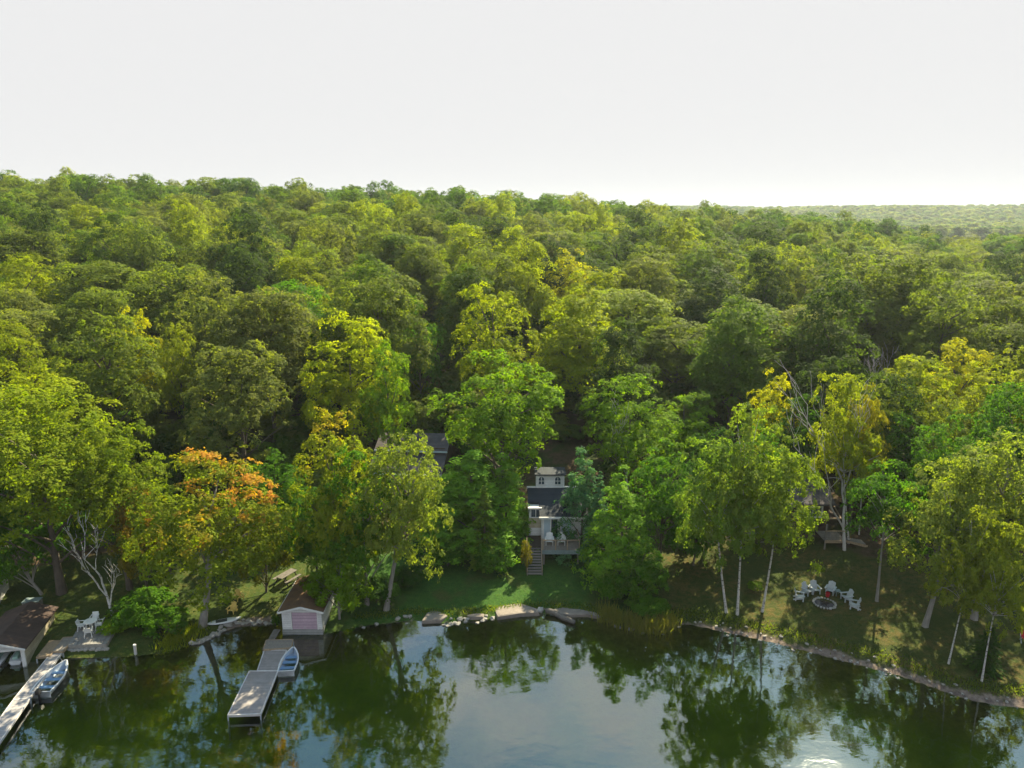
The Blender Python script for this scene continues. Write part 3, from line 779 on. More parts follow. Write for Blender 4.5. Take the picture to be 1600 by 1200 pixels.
# --- the forest on the slope: the nearest trees are things of their own, the rest is one mass
frng = np.random.default_rng(21)
FKEYS = ['oak0', 'oak1', 'oak2', 'oak3', 'oak0', 'oak2', 'maple0', 'maple1', 'maple2', 'maple3']
PTS = []
def far_enough(x, y, rmin):
    for (a, b) in PTS:
        if (a - x) ** 2 + (b - y) ** 2 < rmin * rmin: return False
    return True
cell = 10.2
for y0 in np.arange(64, 345, cell):
    half_w = y0 * .76 + 18
    for x0 in np.arange(-half_w, half_w, cell):
        x = x0 + frng.uniform(-.42, .42) * cell + (cell / 2 if int(y0 / cell) % 2 else 0); y = y0 + frng.uniform(-.42, .42) * cell
        # keep off the cottages, the lane and the hand-placed trees
        if y < 86 and -17 < x < -5.5: continue
        if y < 77 and (-1 < x < 10 or 21 < x < 34): continue
        if y - float(shore_y(x)) < 17: continue
        if any((a - x) ** 2 + (b - y) ** 2 < (r * .62 + 3.6) ** 2 for a, b, r in PLACED): continue
        if x > .16 * y and y > 290: continue
        PTS.append((x, y))
PTS.sort(key=lambda p: p[1])
def in_view(x, y):
    return abs(x) / depth(y, 18) * FPX < 830
seen = [p for p in PTS if in_view(*p)]
N_IND = 215
indiv = set(seen[:N_IND])
CN = [('ol', 'olive-green', 'oak_tree'), ('mg', 'mid-green', 'maple_tree'), ('gg', 'grey-green', 'oak_tree'), ('dk', 'dark green', 'maple_tree'), ('yg', 'yellow-green', 'maple_tree')]
CW = [.34, .22, .18, .12, .14]
rest = []
lim_y = max(p[1] for p in indiv)
MARKS = ['near the left edge', 'above the orange-topped maple', 'above the white boathouse', 'left of the cottage', 'above the cottage', 'above the front birches', 'above the fire pit', 'near the right edge']
SLOPE = {}
ORD = ['leftmost', 'second from left', 'third from left', 'fourth from left', 'fifth from left', 'sixth from left', 'seventh from left', 'eighth from left', 'ninth from left', 'tenth from left', 'eleventh from left', 'twelfth from left', 'thirteenth from left', 'fourteenth from left']
for (x, y) in PTS:
    hgt = frng.uniform(14.5, 20.5); rad = frng.uniform(5.0, 7.4); key = FKEYS[frng.integers(len(FKEYS))]
    if (x, y) in indiv:
        ck, cname, nm = CN[frng.choice(len(CN), p=CW)]
        key = 'dome%d' % (frng.choice([1, 3]) if nm == 'oak_tree' else frng.choice([0, 2, 4]))
        if frng.random() < .15: key = 'maple%d' % frng.integers(4)
        u = 800 + x / depth(y, 18) * FPX
        side = MARKS[min(7, max(0, int(u // 200)))]
        zone = 'lowest' if y < 92 else 'lower' if y < 106 else 'middle' if y < 122 else 'higher' if y < 138 else 'upper'
        form = 'rounded' if nm == 'oak_tree' else 'upright'
        jit = frng.uniform(.85, 1.18)
        c = tuple(q * jit for q in COLS[ck])
        o = plant(nm, key, x, y, gz(x, y) + hgt, rad, c, f'{cname} {form} tree on the {zone} slope {side}', group='forest trees on the slope')
        SLOPE.setdefault(o['label'], []).append((u, o))
    else:
        rest.append((x, y, hgt, rad))
for lb, lst in SLOPE.items():
    if len(lst) > 1:
        for k, (u, o) in enumerate(sorted(lst, key=lambda q: q[0])): o['label'] = f'{lb}, {ORD[min(k, 13)]}'
# far forest beyond: second hill on the right
fr2 = []
for _ in range(8600):
    y = math.sqrt(frng.uniform(620 ** 2, 1560 ** 2)); x = frng.uniform(.10, .84) * y
    fr2.append((x, y, frng.uniform(14, 21), frng.uniform(6, 10)))
def src(key, crown, wood, lf, bk):
    V, Q, A = crown; V2, Q2 = wood
    me = np_mesh(key, np.concatenate([V, V2]), np.concatenate([Q, Q2 + len(V)]), [MATS[lf], MATS[bk]],
                 np.concatenate([np.zeros(len(Q)), np.ones(len(Q2))]), np.concatenate([A, np.zeros((len(Q2), 4))]))
    return bpy.data.objects.new(key, me)
def mass(name, label, items, sources):
    """one object: tree shapes set on points by geometry nodes"""
    coll = bpy.data.collections.new(name + '_shapes')
    for s_ in sources: coll.objects.link(s_)
    me = bpy.data.meshes.new(name)
    P_ = np.array([(x, y, gz(x, y) - .2) for x, y, h, r in items])
    me.vertices.add(len(P_)); me.vertices.foreach_set('co', P_.astype(np.float32).ravel())
    a = me.attributes.new('tree_scale', 'FLOAT_VECTOR', 'POINT')
    a.data.foreach_set('vector', np.array([(r / R0, r / R0, h / H0) for x, y, h, r in items], dtype=np.float32).ravel())
    a = me.attributes.new('tree_turn', 'FLOAT_VECTOR', 'POINT')
    a.data.foreach_set('vector', np.array([(0, 0, q) for q in frng.uniform(0, 6.28, len(items))], dtype=np.float32).ravel())
    o = bpy.data.objects.new(name, me); COL.objects.link(o)
    g = bpy.data.node_groups.new(name + '_nodes', 'GeometryNodeTree')
    g.interface.new_socket('Geometry', in_out='INPUT', socket_type='NodeSocketGeometry')
    g.interface.new_socket('Geometry', in_out='OUTPUT', socket_type='NodeSocketGeometry')
    gi, go = g.nodes.new('NodeGroupInput'), g.nodes.new('NodeGroupOutput')
    ci = g.nodes.new('GeometryNodeCollectionInfo'); ci.inputs[0].default_value = coll
    ci.inputs['Separate Children'].default_value = True; ci.inputs['Reset Children'].default_value = True
    ip = g.nodes.new('GeometryNodeInstanceOnPoints'); ip.inputs['Pick Instance'].default_value = True
    na = g.nodes.new('GeometryNodeInputNamedAttribute'); na.data_type = 'FLOAT_VECTOR'; na.inputs[0].default_value = 'tree_scale'
    nr = g.nodes.new('GeometryNodeInputNamedAttribute'); nr.data_type = 'FLOAT_VECTOR'; nr.inputs[0].default_value = 'tree_turn'
    e2r = g.nodes.new('FunctionNodeEulerToRotation')
    lk = g.links.new
    lk(gi.outputs[0], ip.inputs['Points']); lk(ci.outputs[0], ip.inputs['Instance'])
    lk(na.outputs[0], ip.inputs['Scale']); lk(nr.outputs[0], e2r.inputs[0]); lk(e2r.outputs[0], ip.inputs['Rotation'])
    lk(ip.outputs[0], go.inputs[0])
    md = o.modifiers.new('trees', 'NODES'); md.node_group = g
    return tag(o, label, None, None, 'stuff')
mid_src = [src('forest_shape%d' % i, *broadleaf(600 + i, 'round' if i % 2 else 'oval', .06, 60, 18000, .36, .28, -.80, .76, (.24, .40), .07, tight=True), 'leaf_forest', 'bark') for i in range(6)]
mass('hillside_forest', 'dense broadleaf forest covering the hill up to the skyline', rest, mid_src)
far_src = [src('far_shape%d' % i, *broadleaf(700 + i, 'round', .05, 26, 900, 1.15, .3, -.9, .8, (.25, .45)), 'leaf_forest', 'bark') for i in range(5)]
mass('far_forest', 'distant hazy forest on the far low ridge at the right', fr2, far_src)
# understorey: low leafy growth that fills the gaps below the crowns
und = []
for _ in range(1500):
    y = frng.uniform(66, 150); x = frng.uniform(-.8, .8) * (y + 12)
    if y - float(shore_y(x)) < 17: continue
    if y < 86 and (-17 < x < -5.5 or -1 < x < 10 or 21 < x < 34): continue
    und.append((x, y, frng.uniform(1.5, 5.5) , frng.uniform(1.2, 2.6)))
und_src = [src('under_shape%d' % i, *broadleaf(800 + i, 'round', .02, 30, 1500, .9, .1, -.5, .8), 'leaf_forest', 'bark') for i in range(3)]
mass('undergrowth', 'low leafy undergrowth on the forest floor behind the cottages', und, und_src)
#@@OBJECTS@@
# ------------------------------------------------------------------ central white cottage
def arched(mb, x0, x1, y, z0, z1, thick):
    r_ = (x1 - x0) / 2; cx = (x0 + x1) / 2
    pts = [(x0, y, z0), (x1, y, z0)] + [(cx + r_ * math.cos(a), y, z1 - r_ + r_ * math.sin(a)) for a in [math.pi * i / 10 for i in range(11)]]
    return mb.prism(pts, (0, thick, 0))
def window(parent, x0, x1, y, z0, z1, fm='white_paint', gm='window_glass', bars=1, fw=.08):
    """framed window in a wall facing the lake at plane y"""
    f = MB(); f.box(x0 - fw, x1 + fw, y - .06, y + .04, z1, z1 + fw); f.box(x0 - fw, x1 + fw, y - .08, y + .04, z0 - fw, z0)
    f.box(x0 - fw, x0, y - .06, y + .04, z0, z1); f.box(x1, x1 + fw, y - .06, y + .04, z0, z1)
    for i in range(bars):
        xm = x0 + (x1 - x0) * (i + 1) / (bars + 1); f.box(xm - .03, xm + .03, y - .05, y + .03, z0, z1)
    wf = f.build('window', fm, parent)
    for i in range(bars + 1):
        a = x0 + (x1 - x0) * i / (bars + 1) + .03; b = x0 + (x1 - x0) * (i + 1) / (bars + 1) - .03
        MB().box(a, b, y - .02, y + .01, z0, z1).build('pane', gm, wf).matrix_parent_inverse = wf.matrix_parent_inverse.copy() if False else Matrix()
    return wf
def sub(mb, name, mat, parent):
    """sub-part: the parent part is placed like the thing itself, so world vertices stay as they are"""
    o = bpy.data.objects.new(name, mb.mesh(name, mat)); COL.objects.link(o); o.parent = parent
    return o

def cottage():
    g0 = gz(4, 63)
    c = empty('cottage', (4.2, 64.5, g0 - .1))
    tag(c, 'white cottage with dark roof, arched upper windows and lakeside deck at the centre', 'cottage')
    zb = g0 - .3
    # lower storey walls
    w = MB(); w.box(2.75, 6.9, 62.8, 68.7, zb, 4.62); w.box(1.62, 2.75, 63.6, 68.7, zb, 4.63); w.build('wall', 'white_siding', c)
    b = MB(); b.box(1.58, 2.80, 63.55, 63.60, 3.12, 4.12); b.build('wall_panel', 'cream_siding', c)
    b = MB(); b.box(1.5, 2.78, 63.35, 64.2, 5.06, 5.20); b.build('parapet', 'white_paint', c)
    window(c, 1.80, 2.68, 63.55, 4.22, 4.98, bars=1, fw=.07)
    # front roof
    r_ = MB()
    r_.prism([(2.55, 62.25, 4.62), (7.1, 62.25, 4.62), (7.1, 66.25, 5.98), (2.55, 66.25, 5.98)], (0, 0, .14))
    r_.prism([(1.5, 64.2, 5.26), (2.55, 64.2, 5.26), (2.55, 66.25, 5.98), (1.5, 66.25, 5.98)], (0, 0, .14))
    rf = r_.build('roof', 'navy_shingle', c)
    t = MB(); t.box(2.5, 7.15, 62.14, 62.25, 4.60, 4.78); sub(t, 'gutter', 'white_paint', rf)
    t = MB(); t.box(1.45, 6.7, 66.2, 66.34, 5.98, 6.22); t.build('trim_board', 'white_paint', c)
    rr = MB(); rr.prism([(1.5, 66.34, 6.05), (6.7, 66.34, 6.05), (6.9, 69.1, 4.55), (1.5, 69.1, 4.55)], (0, 0, .14)); rr.build('rear_roof', 'navy_shingle', c)
    # dormer with two arched windows
    d = MB(); d.box(2.35, 5.10, 66.36, 67.9, 5.4, 7.36); d.build('dormer_wall', 'white_siding', c)
    d = MB(); d.prism([(2.2, 66.1, 7.38), (5.25, 66.1, 7.38), (5.25, 68.1, 7.42), (2.2, 68.1, 7.42)], (0, 0, .13)); d.build('dormer_roof', 'navy_shingle', c)
    for xc in (2.86, 4.45):
        f = arched(MB(), xc - .34, xc + .34, 66.27, 6.38, 7.26, .09).build('arched_window', 'white_paint', c)
        sub(arched(MB(), xc - .27, xc + .27, 66.255, 6.44, 7.20, .04), 'pane', 'window_glass', f)
        q = MB(); q.box(xc - .27, xc + .27, 66.235, 66.26, 6.76, 6.80); q.box(xc - .02, xc + .02, 66.235, 66.26, 6.44, 7.18); sub(q, 'glazing_bar', 'white_paint', f)
    # glazed doors to the deck
    f = MB(); f.box(2.86, 4.36, 62.66, 62.78, 4.44, 4.56); f.box(2.86, 2.98, 62.66, 62.78, 2.42, 4.44); f.box(4.24, 4.36, 62.66, 62.78, 2.42, 4.44); f.box(2.98, 4.24, 62.66, 62.78, 2.40, 2.50)
    f.box(3.56, 3.66, 62.64, 62.76, 2.5, 4.44)
    dr = f.build('sliding_door', 'white_paint', c)
    sub(MB().box(2.98, 3.56, 62.70, 62.74, 2.5, 4.44), 'curtain_pane', 'curtain', dr)
    sub(MB().box(3.66, 4.24, 62.70, 62.74, 2.5, 4.44), 'pane', 'window_glass', dr)
    window(c, 4.55, 5.55, 62.76, 2.75, 4.42, gm='curtain', bars=1)
    # deck
    zd = 2.38
    k = MB()
    k.box(2.74, 6.12, 60.30, 62.78, zd - .06, zd)
    dk = k.build('deck_floor', 'grey_timber', c)
    f = MB(); f.box(2.70, 6.16, 60.22, 60.29, zd - .34, zd + .02); f.box(6.13, 6.19, 60.30, 62.7, zd - .34, zd + .02); f.build('deck_skirt', 'teal_timber', c)
    for x in (2.80, 3.95, 5.0, 6.08):
        p = MB(); p.box(x - .045, x + .045, 60.32, 60.41, zd + .002, zd + .95); p.build('rail_post', 'tan_timber', c)
    f = MB(); f.box(2.74, 6.14, 60.31, 60.42, zd + .952, zd + 1.0); f.box(6.05, 6.14, 60.425, 62.7, zd + .952, zd + 1.0); f.build('handrail', 'tan_timber', c)
    for i in range(30):
        x = 2.9 + i * .108
        if min(abs(x - q) for q in (2.80, 3.95, 5.0, 6.08)) < .06: continue
        p = MB(); p.box(x - .012, x + .012, 60.35, 60.375, zd + .004, zd + .95); p.build('baluster', 'grey_timber', c)
    for x in (2.9, 6.0):
        p = MB(); p.box(x - .07, x + .07, 60.5, 60.64, gz(x, 60.6) - .2, zd - .065); p.build('deck_post', 'grey_timber', c)
    # landing and stairs
    l_ = MB(); l_.box(1.32, 2.72, 61.15, 63.5, zd - .10, zd - .02); l_.build('landing', 'dark_timber', c)
    n_ = 10; y0, y1 = 58.75, 61.15; zg = gz(2, 58.7)
    for i in range(n_):
        f_ = i / n_; y = y0 + (y1 - y0) * f_; z = zg + .10 + (zd - zg - .15) * f_
        p = MB(); p.box(1.42, 2.62, y, y + .27, z, z + .05); p.build('stair_tread', 'grey_timber', c)
    for x in (1.36, 2.68):
        p = MB(); p.bar((x, y0 - .05, zg + .02), (x, y1 + .1, zd - .08), .06, .24); p.build('stringer', 'grey_timber', c)
        p = MB(); p.bar((x, y0 + .1, zg + .95), (x, y1 + .05, zd + .85), .06, .07); p.bar((x, y0 + .12, zg - .05), (x, y0 + .12, zg + .94), .07); p.build('stair_rail', 'tan_timber', c)
cottage()

# ------------------------------------------------------------------ grey-roofed cottage half hidden on the left
def grey_cottage():
    x0, x1 = -15.5, -7.3; g0 = gz(-10, 75)
    c = empty('cottage', (-11, 77, g0 - .2), R(-5)); tag(c, 'grey-roofed cottage mostly hidden behind the pale green lawn tree', 'cottage')
    MB().box(x0 + .3, x1 - .3, 74.6, 82, g0 - .5, 4.55).build('wall', 'brown_siding', c)
    r_ = MB(); r_.prism([(x0, 74, 4.5), (x1, 74, 4.5), (x1, 77.3, 5.8), (x0, 77.3, 5.8)], (0, 0, .15)); rf = r_.build('roof', 'slate_shingle', c)
    sub(MB().box(x0, x1, 73.88, 73.99, 4.48, 4.66), 'gutter', 'white_paint', rf)
    r_ = MB(); r_.prism([(x0, 77.1, 6.15), (x1 + .1, 77.1, 6.15), (x1 + .1, 80, 7.3), (x0, 80, 7.3)], (0, 0, .15)); ru = r_.build('upper_roof', 'slate_shingle', c)
    sub(MB().box(x0, x1 + .1, 76.98, 77.09, 6.1, 6.26), 'gutter', 'curtain', ru)
    MB().box(x0 + .3, x1 - .2, 77.4, 82.5, 4.6, 6.5).build('upper_wall', 'brown_siding', c)
    r_ = MB(); r_.prism([(x0, 80.02, 7.3), (x1 + .1, 80.02, 7.3), (x1 + .1, 83, 6.1), (x0, 83, 6.1)], (0, 0, .15)); r_.build('rear_roof', 'slate_shingle', c)
    for xa in (-9.4, -12.0): window(c, xa, xa + 1.1, 74.58, 2.9, 4.0)
grey_cottage()

# ------------------------------------------------------------------ dark cottage on the right
def dark_cottage():
    x0 = X(1195, 64, 4); x1 = X(1289, 64, 4); g0 = gz(x1, 63)
    c = empty('cottage', (x1 - 2, 65, g0 - .2)); tag(c, 'dark brown cottage with white window and raised porch behind the front birches', 'cottage')
    MB().box(x0, x1, 63.4, 70, g0 - .4, 5.6).build('wall', 'brown_siding', c)
    r_ = MB(); r_.prism([(x0 - .4, 62.9, 5.6), (x1 + .4, 62.9, 5.6), (x1 + .4, 66.6, 7.2), (x0 - .4, 66.6, 7.2)], (0, 0, .15)); rf = r_.build('roof', 'slate_shingle', c)
    r2 = MB(); r2.prism([(x0 - .4, 66.62, 7.2), (x1 + .4, 66.62, 7.2), (x1 + .4, 70.4, 5.6), (x0 - .4, 70.4, 5.6)], (0, 0, .15)); r2.build('rear_roof', 'slate_shingle', c)
    window(c, X(1257, 63.3, 5), X(1284, 63.3, 5), 63.36, 4.35, 5.25, bars=1, fw=.12)
    # porch roof with pale edge boards
    pts = [on(1288, 811, 4.55), on(1314, 811, 4.55), on(1301, 789, 4.75), on(1288, 789, 4.75)]
    MB().slab(pts, .08).build('porch_roof', 'brown_shingle', c)
    up = Vector((0, 0, .06)); out_ = Vector((0, -.03, 0))
    for a, b in ((0, 1), (1, 2), (2, 3)):
        m = MB(); m.bar(Vector(pts[a]) + up + out_, Vector(pts[b]) + up + out_, .10, .12); m.build('edge_board', 'tan_timber', c)
    zd = 2.9; ya, yb = 61.3, 63.35; xa, xb = X(1284, 62, zd), X(1316, 62, zd)
    MB().box(xa, xb, ya, yb, zd - .1, zd).build('porch_floor', 'grey_timber', c)
    MB().box(xa, xb, ya - .07, ya - .005, zd - .25, zd + .02).build('porch_skirt', 'tan_timber', c)
    for x in (xa + .1, xb - .1):
        MB().box(x - .06, x + .06, ya + .1, ya + .22, gz(x, ya) - .3, zd - .11).build('porch_post', 'grey_timber', c)
        MB().box(x - .05, x + .05, ya + .1, ya + .2, zd + .002, 4.40).build('roof_post', 'grey_timber', c)
    m = MB(); m.box(xa, xb, ya + .02, ya + .09, zd + .85, zd + .92); m.build('handrail', 'tan_timber', c)
    for i in range(12):
        x = xa + .2 + i * (xb - xa - .4) / 11; MB().box(x - .015, x + .015, ya + .04, ya + .07, zd + .004, zd + .848).build('baluster', 'grey_timber', c)
    n_ = 8
    for i in range(n_):
        f_ = i / n_; x = xb + .02 + f_ * 1.9; z = zd - .2 - f_ * (zd - .4 - gz(xb + 1.5, ya + .5))
        MB().box(x, x + .26, ya + .1, ya + 1.1, z - .05, z).build('stair_tread', 'grey_timber', c)
    m = MB(); m.bar((xb, ya + .05, zd - .1), (xb + 2.1, ya + .05, gz(xb + 2, ya) + .05), .06, .22); m.build('stringer', 'tan_timber', c)
dark_cottage()

# ------------------------------------------------------------------ white boathouse with the lilac door
def white_boathouse():
    y0 = 50.6; xl, xr = X(441, y0, 1), X(503, y0, 1); y1 = 55.6; zt = 2.02; xm = (xl + xr) / 2; za = 2.42
    g0 = 0.0
    c = empty('boathouse', (xm, (y0 + y1) / 2, g0)); tag(c, 'small white boathouse with lilac roll-up door at the water', 'boathouse')
    MB().box(xl - .03, xr + .03, y0 - .03, y1, -.9, .45).build('foundation', 'block_base', c)
    dl, dr_ = X(456, y0, 1), X(496, y0, 1)
    w = MB(); w.box(xl, dl, y0, y0 + .12, .452, zt); w.box(dr_, xr, y0, y0 + .12, .452, zt)
    w.prism([(xl, y0, zt), (xr, y0, zt), (xm, y0, za)], (0, .12, 0)); w.box(dl, dr_, y0 + .005, y0 + .115, 1.93, zt - .001)
    w.build('front_wall', 'white_siding', c)
    for x in (xl, xr - .12): MB().box(x, x + .12, y0 + .121, y1, .452, zt - .02).build('side_wall', 'white_siding', c)
    MB().box(xl + .121, xr - .121, y1 - .12, y1, .452, zt).build('back_wall', 'white_siding', c)
    d = MB()
    for i in range(5): d.box(dl + .02, dr_ - .02, y0 + .03 + .004 * (i % 2), y0 + .08, .46 + i * .293, .46 + i * .293 + .285)
    dd = d.build('roll_up_door', 'lilac_door', c)
    sub(MB().box((dl + dr_) / 2 - .09, (dl + dr_) / 2 + .09, y0 - .0, y0 + .028, .62, .66), 'handle', 'dock_trim', dd)
    f = MB(); f.box(dl - .06, dl + .015, y0 - .02, y0 - .002, .45, 1.98); f.box(dr_ - .015, dr_ + .06, y0 - .02, y0 - .002, .45, 1.98); f.box(dl - .06, dr_ + .06, y0 - .022, y0 - .004, 1.93, 1.99); f.build('door_trim', 'white_paint', c)
    oh = .22
    for s_, xe in ((-1, xl), (1, xr)):
        xo = xe + s_ * oh; zo = zt - oh * (za - zt) / (xr - xm)
        pts = [(xo, y0 - .22, zo), (xm, y0 - .22, za), (xm, y1 + .2, za), (xo, y1 + .2, zo)]
        r_ = MB(); r_.prism(pts if s_ < 0 else [(x + .002, y, z) for x, y, z in pts][::-1], (0, 0, .10)); r_.build('roof', 'leafy_shingle', c)
        m = MB(); m.bar((xo, y0 - .25, zo + .04), (xm, y0 - .25, za + .04), .05, .15); m.build('barge_board', 'white_paint', c)
        m = MB(); m.bar((xo - s_ * -.03, y0 - .22, zo + .03), (xo - s_ * -.03, y1 + .2, zo + .03), .05, .13); m.build('gutter', 'white_paint', c)
white_boathouse()

# ------------------------------------------------------------------ brown-roofed boathouse on the left
def brown_boathouse():
    px, py, _ = on(42, 1040, 0.0)
    c = empty('boathouse', (px, py, 0), R(11)); tag(c, 'open-fronted boathouse with brown shingle roof at the left edge', 'boathouse')
    Wd, Ld, zt, za = 3.3, 5.2, 1.55, 2.15
    def B(name, mat, *a): return MB().box(*a).build(name, mat, c, world=False)
    B('side_wall', 'cream_siding', -.12, 0, 0, Ld, -.9, zt)
    B('side_wall', 'cream_siding', -Wd, -Wd + .12, 0, Ld, -.9, zt)
    B('back_wall', 'cream_siding', -Wd + .121, -.121, Ld - .12, Ld, -.9, zt)
    B('front_post', 'white_paint', -.22, .03, -.10, -.002, -.9, zt - .22)
    B('front_post', 'white_paint', -Wd - .03, -Wd + .22, -.10, -.002, -.9, zt - .22)
    B('front_beam', 'white_paint', -Wd - .03, .03, -.11, -.002, zt - .218, zt - .02)
    m = MB(); m.prism([(-Wd, -.08, zt), (0, -.08, zt), (-Wd / 2, -.08, za)], (0, .07, 0)); m.build('gable', 'white_siding', c, world=False)
    oh = .25
    for s_, xe in ((-1, -Wd), (1, 0)):
        xo = xe + s_ * oh; zo = zt - oh * (za - zt) / (Wd / 2)
        pts = [(xo, -.35, zo), (-Wd / 2, -.35, za), (-Wd / 2, Ld + .3, za), (xo, Ld + .3, zo)]
        r_ = MB(); r_.prism(pts if s_ < 0 else [(x + .002, y, z) for x, y, z in pts][::-1], (0, 0, .1)); r_.build('roof', 'brown_shingle', c, world=False)
        m = MB(); m.bar((xo, -.38, zo + .03), (-Wd / 2, -.38, za + .03), .05, .13); m.build('barge_board', 'white_paint', c, world=False)
    B('slip_floor', 'grey_timber', -Wd + .13, -.13, 2.6, Ld - .13, .1, .2)
    for i, (dx, lb) in enumerate(((-.85, 'mint-trimmed white jet ski in the right berth of the brown boathouse'), (-2.2, 'mint-trimmed white jet ski beside the boathouse centre line'))):
        p = Matrix.Rotation(R(11), 4, 'Z') @ Vector((dx, .25, 0)) + Vector((px, py, 0))
        j = empty('jet_ski', (p.x, p.y, .02), R(11)); tag(j, lb, 'jet ski', 'jet skis in the brown boathouse')
        rings = []
        for t_, wv, zb, zt_ in ((0, .42, -.1, .30), (.5, .52, -.18, .36), (1.4, .52, -.18, .42), (2.1, .36, -.12, .46), (2.6, .08, .05, .48)):
            rings.append([(-wv, t_, zt_ - .08), (-wv * .6, t_, zb), (wv * .6, t_, zb), (wv, t_, zt_ - .08), (wv * .5, t_, zt_), (-wv * .5, t_, zt_)])
        m = MB(); m.loft(rings); m.add(rings[0], [(0, 1, 2, 3, 4, 5)]); m.add(rings[-1], [(5, 4, 3, 2, 1, 0)]); m.build('hull', 'boat_white', j, world=False, smooth=False)
        m = MB(); m.loft([[(-.2, y, .38), (.2, y, .38), (.15, y, z), (-.15, y, z)] for y, z in ((.1, .55), (.7, .66), (1.3, .62))]); m.add([(-.2, .1, .38), (.2, .1, .38), (.15, .1, .55), (-.15, .1, .55)], [(0, 1, 2, 3)]); m.build('seat', 'mint', j, world=False)
        m = MB(); m.bar((0, 1.45, .4), (0, 1.3, .85), .1); m.bar((-.36, 1.28, .86), (.36, 1.28, .86), .05); m.build('handlebar', 'motor_black', j, world=False)
        m = MB(); m.loft([[(-.3, 1.5, .4), (.3, 1.5, .4), (.22, 1.5, .74), (-.22, 1.5, .74)], [(-.16, 2.2, .44), (.16, 2.2, .44), (.1, 2.2, .56), (-.1, 2.2, .56)]]); m.build('cowling', 'mint', j, world=False)
brown_boathouse()

def edge_shed():
    x = X(-6, 53, 1.5); g = gz(x, 53)
    c = empty('shed', (x, 53, g), R(18)); tag(c, 'white-trimmed shed corner behind the brown boathouse at the left edge', 'shed')
    m = MB(); m.box(-3, 0, 0, 3, -.4, 2.0); m.prism([(-3, 0, 2.0), (0, 0, 2.0), (-1.5, 0, 2.9)], (0, 3, 0)); m.build('wall', 'white_siding', c, world=False)
    for s_, xe in ((-1, -3), (1, 0)):
        pts = [(xe + s_ * .3, -.3, 1.85), (-1.5, -.3, 2.95), (-1.5, 3.2, 2.95), (xe + s_ * .3, 3.2, 1.85)]
        m = MB(); m.prism(pts if s_ < 0 else [(a + .002, b, z) for a, b, z in pts][::-1], (0, 0, .1)); m.build('roof', 'boat_pale', c, world=False)
        m = MB(); m.bar((xe + s_ * .3, -.34, 1.88), (-1.5, -.34, 2.98), .06, .18); m.build('barge_board', 'white_paint', c, world=False)
edge_shed()
def storage_box():
    x, y, z = ong(52, 949); z = gz(x, y)
    c = empty('storage_box', (x, y, z), R(6)); tag(c, 'grey wooden storage box under the trees behind the brown boathouse', 'box')
    m = MB(); m.box(-.6, .6, -.35, .35, -.05, .62); m.build('body', 'grey_timber', c, world=False)
    m = MB(); m.box(-.64, .64, -.39, .39, .621, .68); m.build('lid', 'teal_timber', c, world=False)
storage_box()

# ------------------------------------------------------------------ docks
def dock_section(parent, quad, z, mat, name='deck_section', trim='dock_trim'):
    pts = [Vector(on(u, v, z)) for u, v in quad]
    o = MB().slab(pts, .14).build(name, mat, parent)
    m = MB(); n_ = len(pts)
    for i in range(n_):
        a, b = pts[i], pts[(i + 1) % n_]; m.bar(a - Vector((0, 0, .055)), b - Vector((0, 0, .055)), .07, .16)
    m2 = m.build('edge_trim', trim, parent)
    for p in pts:
        q = MB(); q.tube([(p.x, p.y, -1.6), (p.x, p.y, z - .14)], [.05, .05], 6); q.build('dock_leg', 'aluminium', parent)
    return pts
c = empty('dock', on(400, 1060, 0)); tag(c, 'stepped grey board dock running out from the white boathouse', 'dock')
dock_section(c, [(402, 1048), (434, 1048), (448, 1016), (413, 1016)], .42, 'dock_board')
dock_section(c, [(356, 1117.5), (407, 1115.5), (434, 1048.6), (389.5, 1048.6)], .418, 'dock_board')
dock_section(c, [(411, 1015), (455, 1012), (458, 999), (416, 1000)], .52, 'grey_timber', 'shore_platform', 'tan_timber')
m = MB(); m.bar(on(424, 1000, .5), on(433, 984, .6), .5, .10); m.build('gangway', 'driftwood', c)
c = empty('dock', on(45, 1085, 0)); tag(c, 'long narrow pale dock leading off the left edge', 'dock')
dock_section(c, [(21, 1093), (47, 1090), (97, 1019), (81, 1019)], .40, 'dock_white')
dock_section(c, [(-60, 1205), (-35, 1210), (46.6, 1091), (20.6, 1094)], .40, 'dock_white')
c = empty('landing_stage', on(80, 1010, 0)); tag(c, 'weathered pinkish boards between the brown boathouse and the patio', 'landing stage')
dock_section(c, [(57, 1027), (78, 1025), (96, 1001), (78, 1001)], .46, 'tan_timber', 'deck_section', 'tan_timber')
dock_section(c, [(80, 1018), (98, 1018), (118, 995), (99, 996)], .52, 'grey_timber', 'deck_section', 'tan_timber')

